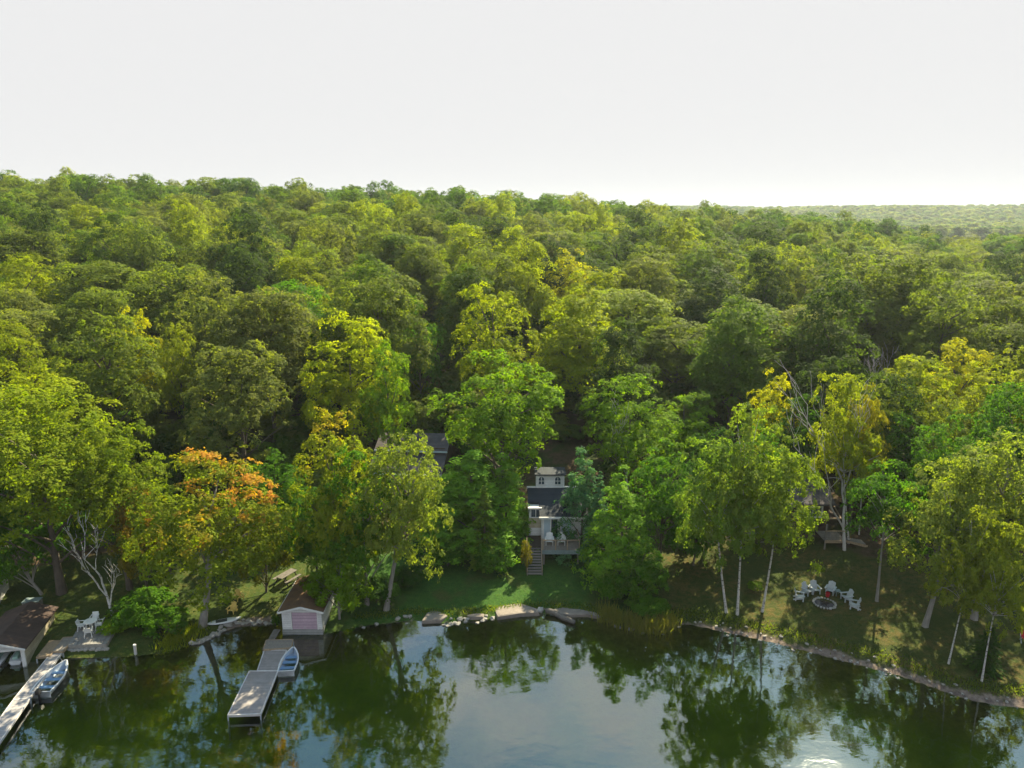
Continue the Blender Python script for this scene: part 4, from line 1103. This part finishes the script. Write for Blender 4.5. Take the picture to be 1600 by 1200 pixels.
# ------------------------------------------------------------------ boats
def rowboat(bow, stern, beam, label, hullmat, inmat, seatmat, z=.0, motor=True):
    b = Vector(on(*bow, .25)); s_ = Vector(on(*stern, .25)); Ld = (b - s_).length
    ang_ = math.atan2(b.y - s_.y, b.x - s_.x)
    c = empty('rowing_boat', (s_.x, s_.y, z), ang_); tag(c, label, 'boat', 'small boats moored at the docks')
    outer, inner = [], []
    for t_ in [0, .12, .3, .5, .68, .82, .92, .985]:
        w = beam / 2 * (1 - max(0, (t_ - .35) / .65) ** 2.2) * (.90 + .10 * min(1, t_ / .3)); w = max(w, .03)
        zg = .42 + .18 * max(0, t_ - .4) ** 1.5 * 1.6; zk = -.12 + .32 * max(0, t_ - .7) ** 2 * 4
        x = Ld * t_
        def sec(w_, zk_, zg_): return [(x, -w_, zg_), (x, -w_ * .93, (zg_ + zk_) * .55), (x, -w_ * .62, zk_ + .03), (x, 0, zk_), (x, w_ * .62, zk_ + .03), (x, w_ * .93, (zg_ + zk_) * .55), (x, w_, zg_)]
        outer.append(sec(w, zk, zg)); inner.append(sec(max(w - .06, .012), zk + .06, zg))
    m = MB(); m.loft(outer, False); m.add(outer[0], [(6, 5, 4, 3, 2, 1, 0)]); m.build('hull', hullmat, c, world=False, smooth=True)
    m = MB(); m.loft([r_[::-1] for r_ in inner], False); m.build('inner_lining', inmat, c, world=False, smooth=True)
    m = MB()
    for i in range(len(outer) - 1):
        for k in (0, 6):
            a, b2 = Vector(outer[i][k]), Vector(outer[i + 1][k]); m.bar(a + Vector((0, 0, .01)), b2 + Vector((0, 0, .01)), .09, .06)
    m.build('gunwale', 'boat_white', c, world=False)
    MB().box(0.0, .07, -beam * .44, beam * .44, -.06, .44).build('transom', 'boat_white', c, world=False)
    for t_ in (.22, .46, .68):
        w = beam / 2 * (1 - max(0, (t_ - .35) / .65) ** 2.2) - .07
        MB().box(Ld * t_ - .15, Ld * t_ + .15, -w, w, .24, .28).build('bench', seatmat, c, world=False)
    if motor:
        m = MB(); m.loft([[(-.34, -.13, z_), (-.02, -.13, z_), (-.02, .13, z_), (-.34, .13, z_)] for z_ in (.42, .74)]); m.add([(-.34, -.13, .74), (-.02, -.13, .74), (-.02, .13, .74), (-.34, .13, .74)], [(0, 1, 2, 3)])
        m.build('outboard_motor', 'motor_black', c, world=False)
        MB().box(-.2, -.1, -.05, .05, -.4, .42).build('motor_shaft', 'motor_black', c, world=False)
    return c
rowboat((105, 1036), (63, 1085), 1.45, 'larger pale blue rowing boat with outboard at the long narrow dock', 'aluminium', 'boat_pale', 'boat_blue')
rowboat((459, 1016), (447, 1052), 1.25, 'smaller white and blue rowing boat beside the stepped dock', 'boat_white', 'boat_pale', 'boat_blue', motor=False)
def mooring_line(a, b, lb):
    A_, B_ = Vector(a), Vector(b); c = empty('mooring_line', A_); tag(c, lb, 'rope')
    m = MB(); m.tube([A_.lerp(B_, t_) - Vector((0, 0, .18 * math.sin(t_ * math.pi))) for t_ in [i / 8 for i in range(9)]], [.018] * 9, 5); m.build('rope', 'dock_trim', c)
mooring_line(on(104, 1036, .55), on(93, 1026, .42), 'thin pale rope tying the larger rowing boat to the narrow dock')
mooring_line(on(458, 1017, .55), on(448, 1018, .45), 'thin pale rope tying the smaller rowing boat to the stepped dock')
def paddleboard():
    a, b = Vector(on(322, 970, .75)), Vector(on(376, 960, .75)); Ld = (b - a).length; mid = (a + b) / 2; an = math.atan2(b.y - a.y, b.x - a.x)
    zs = [gz(a.x + (b.x - a.x) * t_, a.y + (b.y - a.y) * t_) for t_ in (0, .5, 1)]
    c = empty('paddleboard', (mid.x, mid.y, max(zs) + .02), an); tag(c, 'white paddleboard lying on the grass by the grey trunk', 'paddleboard')
    rings = []
    for i in range(13):
        t_ = -1 + 2 * i / 12; w = .40 * max(.02, 1 - abs(t_) ** 2.6); x = t_ * Ld / 2; up = .06 * max(0, t_ - .6) ** 2 * 6
        rings.append([(x, -w, .06 + up), (x, -w * .7, up), (x, w * .7, up), (x, w, .06 + up), (x, w * .7, .12 + up), (x, -w * .7, .12 + up)])
    m = MB(); m.loft(rings); m.build('board', 'boat_white', c, world=False, smooth=True)
    MB().box(-.6, .25, -.24, .24, .121, .13).build('deck_pad', 'motor_black', c, world=False)
paddleboard()

# ------------------------------------------------------------------ Adirondack chairs
CHAIR = {}
def chair_parts(mat):
    """list of (name, mesh, parent index or None)"""
    if mat in CHAIR: return CHAIR[mat]
    P_ = []
    def bar(name, a, b, w, h, par=None): P_.append((name, MB().bar(a, b, w, h).mesh(name, mat), par))
    bar('seat_rail', (-.27, -.34, .33), (-.27, .52, .07), .04, .12); bar('seat_rail', (.27, -.34, .33), (.27, .52, .07), .04, .12)
    seat = MB()
    seat.prism([(-.30, -.37, .39), (.30, -.37, .39), (.30, .20, .24), (-.30, .20, .24)], (0, .01, .03)); P_.append(('seat', seat.mesh('seat', mat), None))
    bar('leg', (-.31, -.30, 0), (-.31, -.30, .54), .05, .11); bar('leg', (.31, -.30, 0), (.31, -.30, .54), .05, .11)
    bar('leg', (-.32, .30, 0), (-.32, .30, .54), .05, .09); bar('leg', (.32, .30, 0), (.32, .30, .54), .05, .09)
    bar('armrest', (-.35, -.42, .565), (-.35, .40, .565), .15, .04); bar('armrest', (.35, -.42, .565), (.35, .40, .565), .15, .04)
    P_.append(('backrest', MB().bar((-.31, .335, .50), (.31, .335, .50), .05, .08).mesh('backrest', mat), None)); bi = len(P_) - 1
    for i in range(5):
        x = (i - 2) * .118; top = 1.02 - abs(i - 2) * .045
        bar('slat', (x, .20, .22), (x, .46, top), .108, .03, bi)
    CHAIR[mat] = P_
    return P_
def chair(px, toward, mat, label, z=None, group=None, s_=1.0, pos=None):
    x, y, _ = ong(*px) if pos is None else (*pos, 0)
    g = gz(x, y) if z is None else z
    tx, ty, _ = ong(*toward)
    rz = math.atan2(tx - x, -(ty - y))
    c = empty('garden_chair', (x, y, g), rz); c.scale = (s_,) * 3
    made = []
    for nm, me, par in chair_parts(mat):
        o = bpy.data.objects.new(nm, me); COL.objects.link(o); o.parent = c if par is None else made[par]; made.append(o)
    return tag(c, label, 'chair', group)
PIT = (1288, 944)
G6 = 'pale chairs round the fire pit'
for px, lb in (((1249, 937), 'pale slatted chair at the left end of the fire pit arc'), ((1261, 928), 'second pale slatted chair from the left in the fire pit arc'),
               ((1273, 926), 'pale slatted chair behind the fire pit, left of the pair facing the lake'), ((1297, 927), 'pale slatted chair with the red bucket at its foot'),
               ((1322, 938), 'second pale slatted chair from the right in the fire pit arc'), ((1334, 950), 'pale slatted chair at the right end of the fire pit arc')):
    chair(px, PIT, 'grey_chair', lb, group=G6, s_=.95)
chair((363, 957), (330, 1000), 'yellow_chair', 'yellow slatted chair nearest the paddleboard', group='yellow chairs on the shore', s_=.82)
chair((374, 937), (440, 1010), 'yellow_chair', 'yellow slatted chair further up the bank from the paddleboard', group='yellow chairs on the shore', s_=.82)
chair(None, (858, 1100), 'plastic_white', 'white slatted chair on the cottage deck, left of the two', z=2.382, group='chairs on the cottage deck', pos=(3.45, 61.6))
chair(None, (878, 1100), 'plastic_white', 'white slatted chair on the cottage deck, right of the two', z=2.382, group='chairs on the cottage deck', pos=(4.55, 61.6))

# ------------------------------------------------------------------ fire pit
def rock_mesh(seed, mat, flat=.65, sub_=2):
    rng = random.Random(seed); me = bpy.data.meshes.new('rock'); import bmesh
    bm = bmesh.new(); bmesh.ops.create_icosphere(bm, subdivisions=sub_, radius=1)
    ph = [rng.uniform(0, 6) for _ in range(6)]
    for v in bm.verts:
        k = 1 + .22 * math.sin(v.co.x * 2.3 + ph[0]) * math.sin(v.co.y * 2.1 + ph[1]) + .14 * math.sin(v.co.z * 4 + ph[2] + v.co.x * 3) + rng.uniform(-.06, .06)
        v.co = v.co * k; v.co.z *= flat
    bm.to_mesh(me); bm.free(); me.materials.append(MATS[mat])
    return me
ROCKS = [rock_mesh(i, 'stone', .7, 1) for i in range(4)]; PALE = [rock_mesh(20 + i, 'pale_stone', .7, 1) for i in range(4)]
rrng = random.Random(11)
def stone(parent, me, loc, size, name='stone'):
    o = bpy.data.objects.new(name, me); COL.objects.link(o); o.parent = parent
    o.location = Vector(loc) - Vector(parent.location); o.scale = (size * rrng.uniform(.8, 1.3), size * rrng.uniform(.8, 1.2), size * rrng.uniform(.7, 1.1))
    o.rotation_euler = (rrng.uniform(-.3, .3), rrng.uniform(-.3, .3), rrng.uniform(0, 6.28))
    return o
fx, fy, _ = ong(*PIT); fz = gz(fx, fy)
c = empty('fire_pit', (fx, fy, fz)); tag(c, 'round fire pit ringed with pale stones in front of the chair arc', 'fire pit')
m = MB(); m.add([(0, 0, .06)] + [(.74 * math.cos(a), .74 * math.sin(a), .05) for a in [6.28318 * i / 24 for i in range(24)]], [(0, i + 1, (i + 1) % 24 + 1) for i in range(24)])
m.build('ash_bed', 'ash', c, world=False)
for i in range(22):
    a = 6.28318 * i / 22; stone(c, PALE[i % 4], (fx + .84 * math.cos(a), fy + .84 * math.sin(a), fz + .10), .125)
for a, b in (((-.3, -.2), (.35, .1)), ((-.2, .3), (.3, -.25)), ((.0, -.4), (.1, .4))):
    m = MB(); m.tube([(a[0], a[1], .12), (b[0], b[1], .2)], [.05, .045], 7); m.build('charred_log', 'dark_timber', c, world=False)
bx_, by_, _ = ong(1293, 932); bz = gz(bx_, by_)
c = empty('bucket', (bx_, by_, bz)); tag(c, 'small red bucket beside the fire pit chairs', 'bucket')
m = MB(); m.loft([[(r_ * math.cos(a), r_ * math.sin(a), z_) for a in [6.28318 * i / 14 for i in range(14)]] for r_, z_ in ((.15, 0), (.20, .34), (.18, .34), (.13, .03))]); m.build('body', 'red_plastic', c, world=False)
m = MB(); m.tube([(.2 * math.cos(a), 0, .34 + .16 * math.sin(a)) for a in [math.pi * i / 8 for i in range(9)]], [.012] * 9, 5); m.build('handle', 'motor_black', c, world=False)
sx_, sy_, _ = ong(1308, 930); sz_ = gz(sx_, sy_)
c = empty('side_table', (sx_, sy_, sz_)); tag(c, 'small dark side table between two fire pit chairs', 'table')
MB().box(-.22, .22, -.22, .22, .40, .44).build('table_top', 'teal_timber', c, world=False)
for a in (-.17, .17):
    for b in (-.17, .17): MB().box(a - .02, a + .02, b - .02, b + .02, 0, .40).build('leg', 'teal_timber', c, world=False)

# ------------------------------------------------------------------ patio with white table and chairs
pz = .62
corners = [Vector(on(u, v, pz)) for u, v in ((106, 1008), (166, 1006), (192, 969), (128, 969))]
c = empty('patio', ((corners[0] + corners[2]) / 2)); c.location.z = 0; tag(c, 'grey paved patio at the foot of the bare white birch', 'patio')
bt = [p.copy() for p in corners]
MB().slab([p - Vector((0, 0, .05)) for p in bt], .6).build('base', 'stone', c)
NU, NV = 9, 7
for i in range(NU):
    for j in range(NV):
        def at_(a, b): return corners[0] * (1 - a) * (1 - b) + corners[1] * a * (1 - b) + corners[2] * a * b + corners[3] * (1 - a) * b
        g_ = .012; dz = Vector((0, 0, rrng.uniform(-.008, .008)))
        q = [at_((i + g_ * 4) / NU, (j + g_ * 4) / NV) + dz, at_((i + 1 - g_ * 4) / NU, (j + g_ * 4) / NV) + dz, at_((i + 1 - g_ * 4) / NU, (j + 1 - g_ * 4) / NV) + dz, at_((i + g_ * 4) / NU, (j + 1 - g_ * 4) / NV) + dz]
        MB().slab(q, .045).build('paver', 'paver', c)
c = empty('retaining_wall', on(135, 1016, 0)); tag(c, 'low stone retaining wall under the patio edge', 'wall')
for k in range(34):
    u = 100 + rrng.uniform(0, 1) * 2 + (k % 17) * 4.2; v = 1017 + (k // 17) * 4.5 + rrng.uniform(-1, 1) - (k % 17) * .1
    p = on(u, v, .15 if k < 17 else 0.0); stone(c, ROCKS[k % 4], (p[0], p[1], .22 if k < 17 else .02), .20)
tx, ty, _ = on(143, 983, pz)
c = empty('patio_table', (tx, ty, pz)); tag(c, 'round white plastic table on the paved patio', 'table')
disc = lambda r_, z0, z1, k=20: MB().loft([[(q * math.cos(a), q * math.sin(a), z) for a in [6.28318 * i / k for i in range(k)]] for q, z in ((.01, z0), (r_, z0), (r_, z1), (.01, z1))])
disc(.48, .68, .72).build('table_top', 'plastic_white', c, world=False)
for a in (.78, 2.36, 3.93, 5.5): m = MB(); m.bar((.36 * math.cos(a), .36 * math.sin(a), 0), (.3 * math.cos(a), .3 * math.sin(a), .68), .05); m.build('leg', 'plastic_white', c, world=False)
def patio_chair(px, lb):
    x, y, _ = on(*px, pz); rz = math.atan2(tx - x, -(ty - y))
    c = empty('patio_chair', (x, y, pz), rz); tag(c, lb, 'chair', 'white plastic chairs on the patio')
    MB().box(-.24, .24, -.24, .22, .40, .44).build('seat', 'plastic_white', c, world=False)
    m = MB(); m.prism([(-.24, .20, .442), (.24, .20, .442), (.22, .32, .84), (-.22, .32, .84)], (0, .03, 0)); m.build('backrest', 'plastic_white', c, world=False)
    for s_ in (-1, 1):
        m = MB(); m.bar((s_ * .26, -.22, .64), (s_ * .26, .28, .64), .06, .035); m.bar((s_ * .26, -.22, .42), (s_ * .26, -.22, .63), .04); m.build('armrest', 'plastic_white', c, world=False)
        for y_ in (-.21, .2): m = MB(); m.bar((s_ * .25, y_ * 1.2, 0), (s_ * .22, y_, .40), .045); m.build('leg', 'plastic_white', c, world=False)
patio_chair((149, 974), 'white plastic patio chair behind the round table')
patio_chair((129, 984), 'white plastic patio chair at the boathouse side of the round table')
patio_chair((157, 982), 'white plastic patio chair at the birch side of the round table')
patio_chair((139, 994), 'white plastic patio chair at the lake side of the round table')
x, y, _ = on(212, 1021, .1); zz = gz(x, y)
c = empty('mooring_post', (x, y, zz)); tag(c, 'short white post at the water below the shore bush', 'post')
m = MB(); m.tube([(0, 0, -.5), (0, 0, .75)], [.11, .10], 10); m.build('post', 'dock_trim', c, world=False)
m = MB(); m.tube([(0, 0, .751), (0, 0, .82)], [.13, .10], 10); m.build('cap', 'white_paint', c, world=False)

# ------------------------------------------------------------------ picnic table by the boathouse path
x, y, _ = ong(449, 908); zz = gz(x, y)
c = empty('picnic_table', (x, y, zz), R(62)); tag(c, 'weathered wooden picnic table on the path behind the white boathouse', 'table')
for i in range(5): MB().box(-.9, .9, -.36 + i * .15, -.22 + i * .15, .70, .74).build('plank', 'driftwood', c, world=False)
for s_ in (-1, 1):
    b = MB().box(-.9, .9, s_ * .72 - .13, s_ * .72 + .13, .40, .44).build('bench', 'driftwood', c, world=False)
    for x_ in (-.65, .65): m = MB(); m.bar((x_, s_ * .72, 0), (x_, s_ * .25, .70), .05, .10); m.build('leg', 'dark_timber', c, world=False)

# ------------------------------------------------------------------ shore stones, slabs and driftwood
c = empty('stone_border', on(360, 985, 0)); tag(c, 'row of rounded stones edging the grass beside the small beach', 'stones')
path = [(300, 1004), (318, 1000), (332, 994), (345, 986), (356, 978), (370, 974), (400, 973), (430, 973)]
for k in range(74):
    t_ = k / 73 * (len(path) - 1); i = min(int(t_), len(path) - 2); f = t_ - i
    u = path[i][0] * (1 - f) + path[i + 1][0] * f + rrng.uniform(-2, 2); v = path[i][1] * (1 - f) + path[i + 1][1] * f + rrng.uniform(-3, 2)
    p = on(u, v, .1); stone(c, (PALE if rrng.random() < .4 else ROCKS)[k % 4], (p[0], p[1], max(gz(p[0], p[1]), 0) + .05), rrng.uniform(.10, .24))
c = empty('shore_stones', on(720, 972, 0)); tag(c, 'scattered grey stones along the edge of the central lawn', 'stones')
for k in range(46):
    u = rrng.choice([rrng.uniform(560, 770), rrng.uniform(690, 770), rrng.uniform(930, 1060)]); 
    xx = X(u, 52.5, 0); yy = float(shore_y(xx)) + rrng.uniform(-.5, .35)
    stone(c, ROCKS[k % 4], (xx, yy, max(gz(xx, yy), -.05) + .02), rrng.uniform(.10, .30))
c = empty('shore_stones', on(1300, 1027, 0)); tag(c, 'small dark stones scattered along the sandy bank below the fire pit', 'stones')
for k in range(60):
    u = rrng.uniform(1060, 1600); d_ = float(shore_y(X(u, 50, 0))); xx = X(u, d_, 0); yy = float(shore_y(xx)) + rrng.gauss(.15, .4)
    stone(c, ROCKS[k % 4], (xx, yy, max(gz(xx, yy), -.05) + .01), rrng.uniform(.06, .17))
def slab_rock(poly, z, lb, seed):
    rng = random.Random(seed); pts = [Vector(on(u + rng.uniform(-1, 1), v + rng.uniform(-.6, .6), z)) for u, v in poly]
    cen = sum(pts, Vector()) / len(pts)
    c = empty('stone_slab', (cen.x, cen.y, 0)); tag(c, lb, 'stone slab')
    m = MB(); n_ = len(pts)
    low = [p + (p - cen) * .06 - Vector((0, 0, .5)) for p in pts]; top = [p + Vector((0, 0, rng.uniform(-.03, .03))) for p in pts]; inn = [p + (cen - p) * .12 + Vector((0, 0, .05 + rng.uniform(-.02, .03))) for p in pts]
    m.add(low + top + inn + [cen + Vector((0, 0, .07))], [(i, (i + 1) % n_, (i + 1) % n_ + n_, i + n_) for i in range(n_)] + [(i + n_, (i + 1) % n_ + n_, (i + 1) % n_ + 2 * n_, i + 2 * n_) for i in range(n_)] + [(i + 2 * n_, (i + 1) % n_ + 2 * n_, 3 * n_) for i in range(n_)])
    m.build('rock', 'slab_stone', c)
slab_rock([(779, 963), (812, 959), (842, 957), (838, 950), (818, 944), (797, 942), (776, 946), (774, 954)], .28, 'large flat stone slab at the middle of the lawn edge', 1)
slab_rock([(864, 958), (892, 962), (915, 960), (938, 965), (932, 957), (905, 952), (880, 949), (862, 951)], .20, 'long low stone slab beside the driftwood log', 2)
slab_rock([(660, 970), (688, 969), (699, 963), (694, 956), (680, 954), (666, 958)], .26, 'small rounded stone slab at the left of the lawn edge', 3)
slab_rock([(735, 966), (755, 965), (758, 960), (742, 959), (728, 962)], .22, 'narrow stone slab between the rounded and the large one', 4)
px_ = on(844, 951, .35); c = empty('boulder', (px_[0], px_[1], gz(px_[0], px_[1]))); tag(c, 'single pale round boulder right of the large stone slab', 'boulder')
stone(c, PALE[1], (px_[0], px_[1], gz(px_[0], px_[1]) + .12), .3, 'rock')
a, b = on(853, 954, .3), on(898, 972, .1)
c = empty('driftwood_log', (a[0], a[1], 0)); tag(c, 'dark driftwood log lying from the lawn edge into the water', 'log')
A_, B_ = Vector(a), Vector(b)
m = MB(); m.tube([A_.lerp(B_, t_) + Vector((0, .12 * math.sin(t_ * 5), .05 * math.sin(t_ * 9))) for t_ in [i / 10 for i in range(11)]], [.20, .23, .24, .22, .24, .21, .23, .22, .20, .21, .17], 10); m.build('log', 'driftwood', c, smooth=True)
m = MB(); m.tube([A_.lerp(B_, .1), A_.lerp(B_, .1) + Vector((-.45, .1, .25))], [.09, .04], 7); m.build('branch_stub', 'driftwood', c)
m = MB(); m.tube([A_.lerp(B_, .35), A_.lerp(B_, .35) + Vector((.2, .5, .2))], [.08, .03], 7); m.build('branch_stub', 'driftwood', c)
x, y, _ = on(1601, 1003, .9); zz = gz(x, y)
c = empty('camp_chair', (x, y, zz), R(-20)); tag(c, 'red camp chair half cut by the right edge', 'chair')
m = MB(); m.prism([(-.28, -.25, .42), (.28, -.25, .42), (.28, .2, .38), (-.28, .2, .38)], (0, 0, .03)); m.build('seat', 'red_plastic', c, world=False)
m = MB(); m.prism([(-.28, .2, .41), (.28, .2, .41), (.28, .36, .92), (-.28, .36, .92)], (0, .03, 0)); m.build('backrest', 'red_plastic', c, world=False)
for s_ in (-1, 1):
    m = MB(); m.bar((s_ * .28, -.25, 0), (s_ * .28, .24, .55), .03); m.build('leg', 'aluminium', c, world=False)
    m = MB(); m.bar((s_ * .30, .28, 0), (s_ * .30, -.25, .45), .03); m.build('leg', 'aluminium', c, world=False)

# ------------------------------------------------------------------ reeds and long grass
def blades(name, label, spots, n_, hmin, hmax, col, seed, w=.05):
    rng = np.random.default_rng(seed)
    k = rng.integers(0, len(spots), n_); s_ = np.array(spots, float)[k]
    x = s_[:, 0] + rng.normal(0, 1, n_) * s_[:, 2]; y = s_[:, 1] + rng.normal(0, 1, n_) * s_[:, 3]
    z = np.maximum(ground_z(x, y), -.25)
    h = rng.uniform(hmin, hmax, n_); a = rng.uniform(0, 6.28, n_); lean = rng.normal(0, .22, (n_, 2)) * h[:, None]
    ww = np.stack([np.cos(a), np.sin(a), np.zeros(n_)], 1) * w / 2
    b0 = np.stack([x, y, z - .05], 1); tip = np.stack([x + lean[:, 0], y + lean[:, 1], z + h], 1); mid = b0 * .45 + tip * .55 - np.stack([lean[:, 0] * .2, lean[:, 1] * .2, 0 * h], 1)
    V = np.stack([b0 - ww, b0 + ww, mid + ww, mid - ww, mid - ww, mid + ww, tip + ww * .1, tip - ww * .1], 1).reshape(-1, 3)
    Q = np.arange(n_ * 8).reshape(-1, 4)
    A = np.stack([np.repeat(rng.random(n_), 2)] * 2 + [np.tile([.2, .9], n_)] + [np.ones(n_ * 2)], 1)
    o = bpy.data.objects.new(name, np_mesh(name, V, Q, [MATS['leaf']], attr=A)); COL.objects.link(o); o.color = (*col, 1)
    return tag(o, label, None, None, 'stuff')
def spots(us, dy, sx, sy):
    r_ = []
    for u in us:
        xx = X(u, 52, 0); r_.append((xx, float(shore_y(xx)) + dy, sx, sy))
    return r_
blades('reeds', 'tall pale reeds at the water right of the central lawn', spots(range(945, 1056, 8), .15, .35, .4), 1500, .5, 1.3, (.15, .15, .04), 3)
blades('long_grass', 'long yellow-green grass on the bank by the stone border', spots(range(286, 322, 5), 1.0, .4, .5), 1600, .15, .45, (.16, .19, .02), 4)
blades('bank_grass', 'fringe of grass along the top of the sandy shore', spots(range(1060, 1620, 6), 1.35, .5, .28) + spots(range(560, 960, 6), .9, .4, .25) + spots(range(1040, 1100, 8), .8, .4, .4), 6000, .06, .20, (.085, .115, .022), 5, .06)

# ------------------------------------------------------------------ haze in the air
hb = MB(); hb.box(-1950, 1950, -430, 2000, -4.4, 66)
hme = hb.mesh('haze', 'stone'); hme.materials.clear()
hm, ht, hn, hl = new_mat('haze_air')
ho = hn('ShaderNodeOutputMaterial'); hv = hn('ShaderNodeVolumePrincipled')
hv.inputs['Color'].default_value = (.80, .90, 1.0, 1); hv.inputs['Density'].default_value = 0.00012; hv.inputs['Anisotropy'].default_value = .3
hl(hv.outputs[0], ho.inputs['Volume']); hme.materials.append(hm)
hz_o = bpy.data.objects.new('haze', hme); COL.objects.link(hz_o); tag(hz_o, 'thin pale summer haze over the lake and hills', None, None, 'stuff')
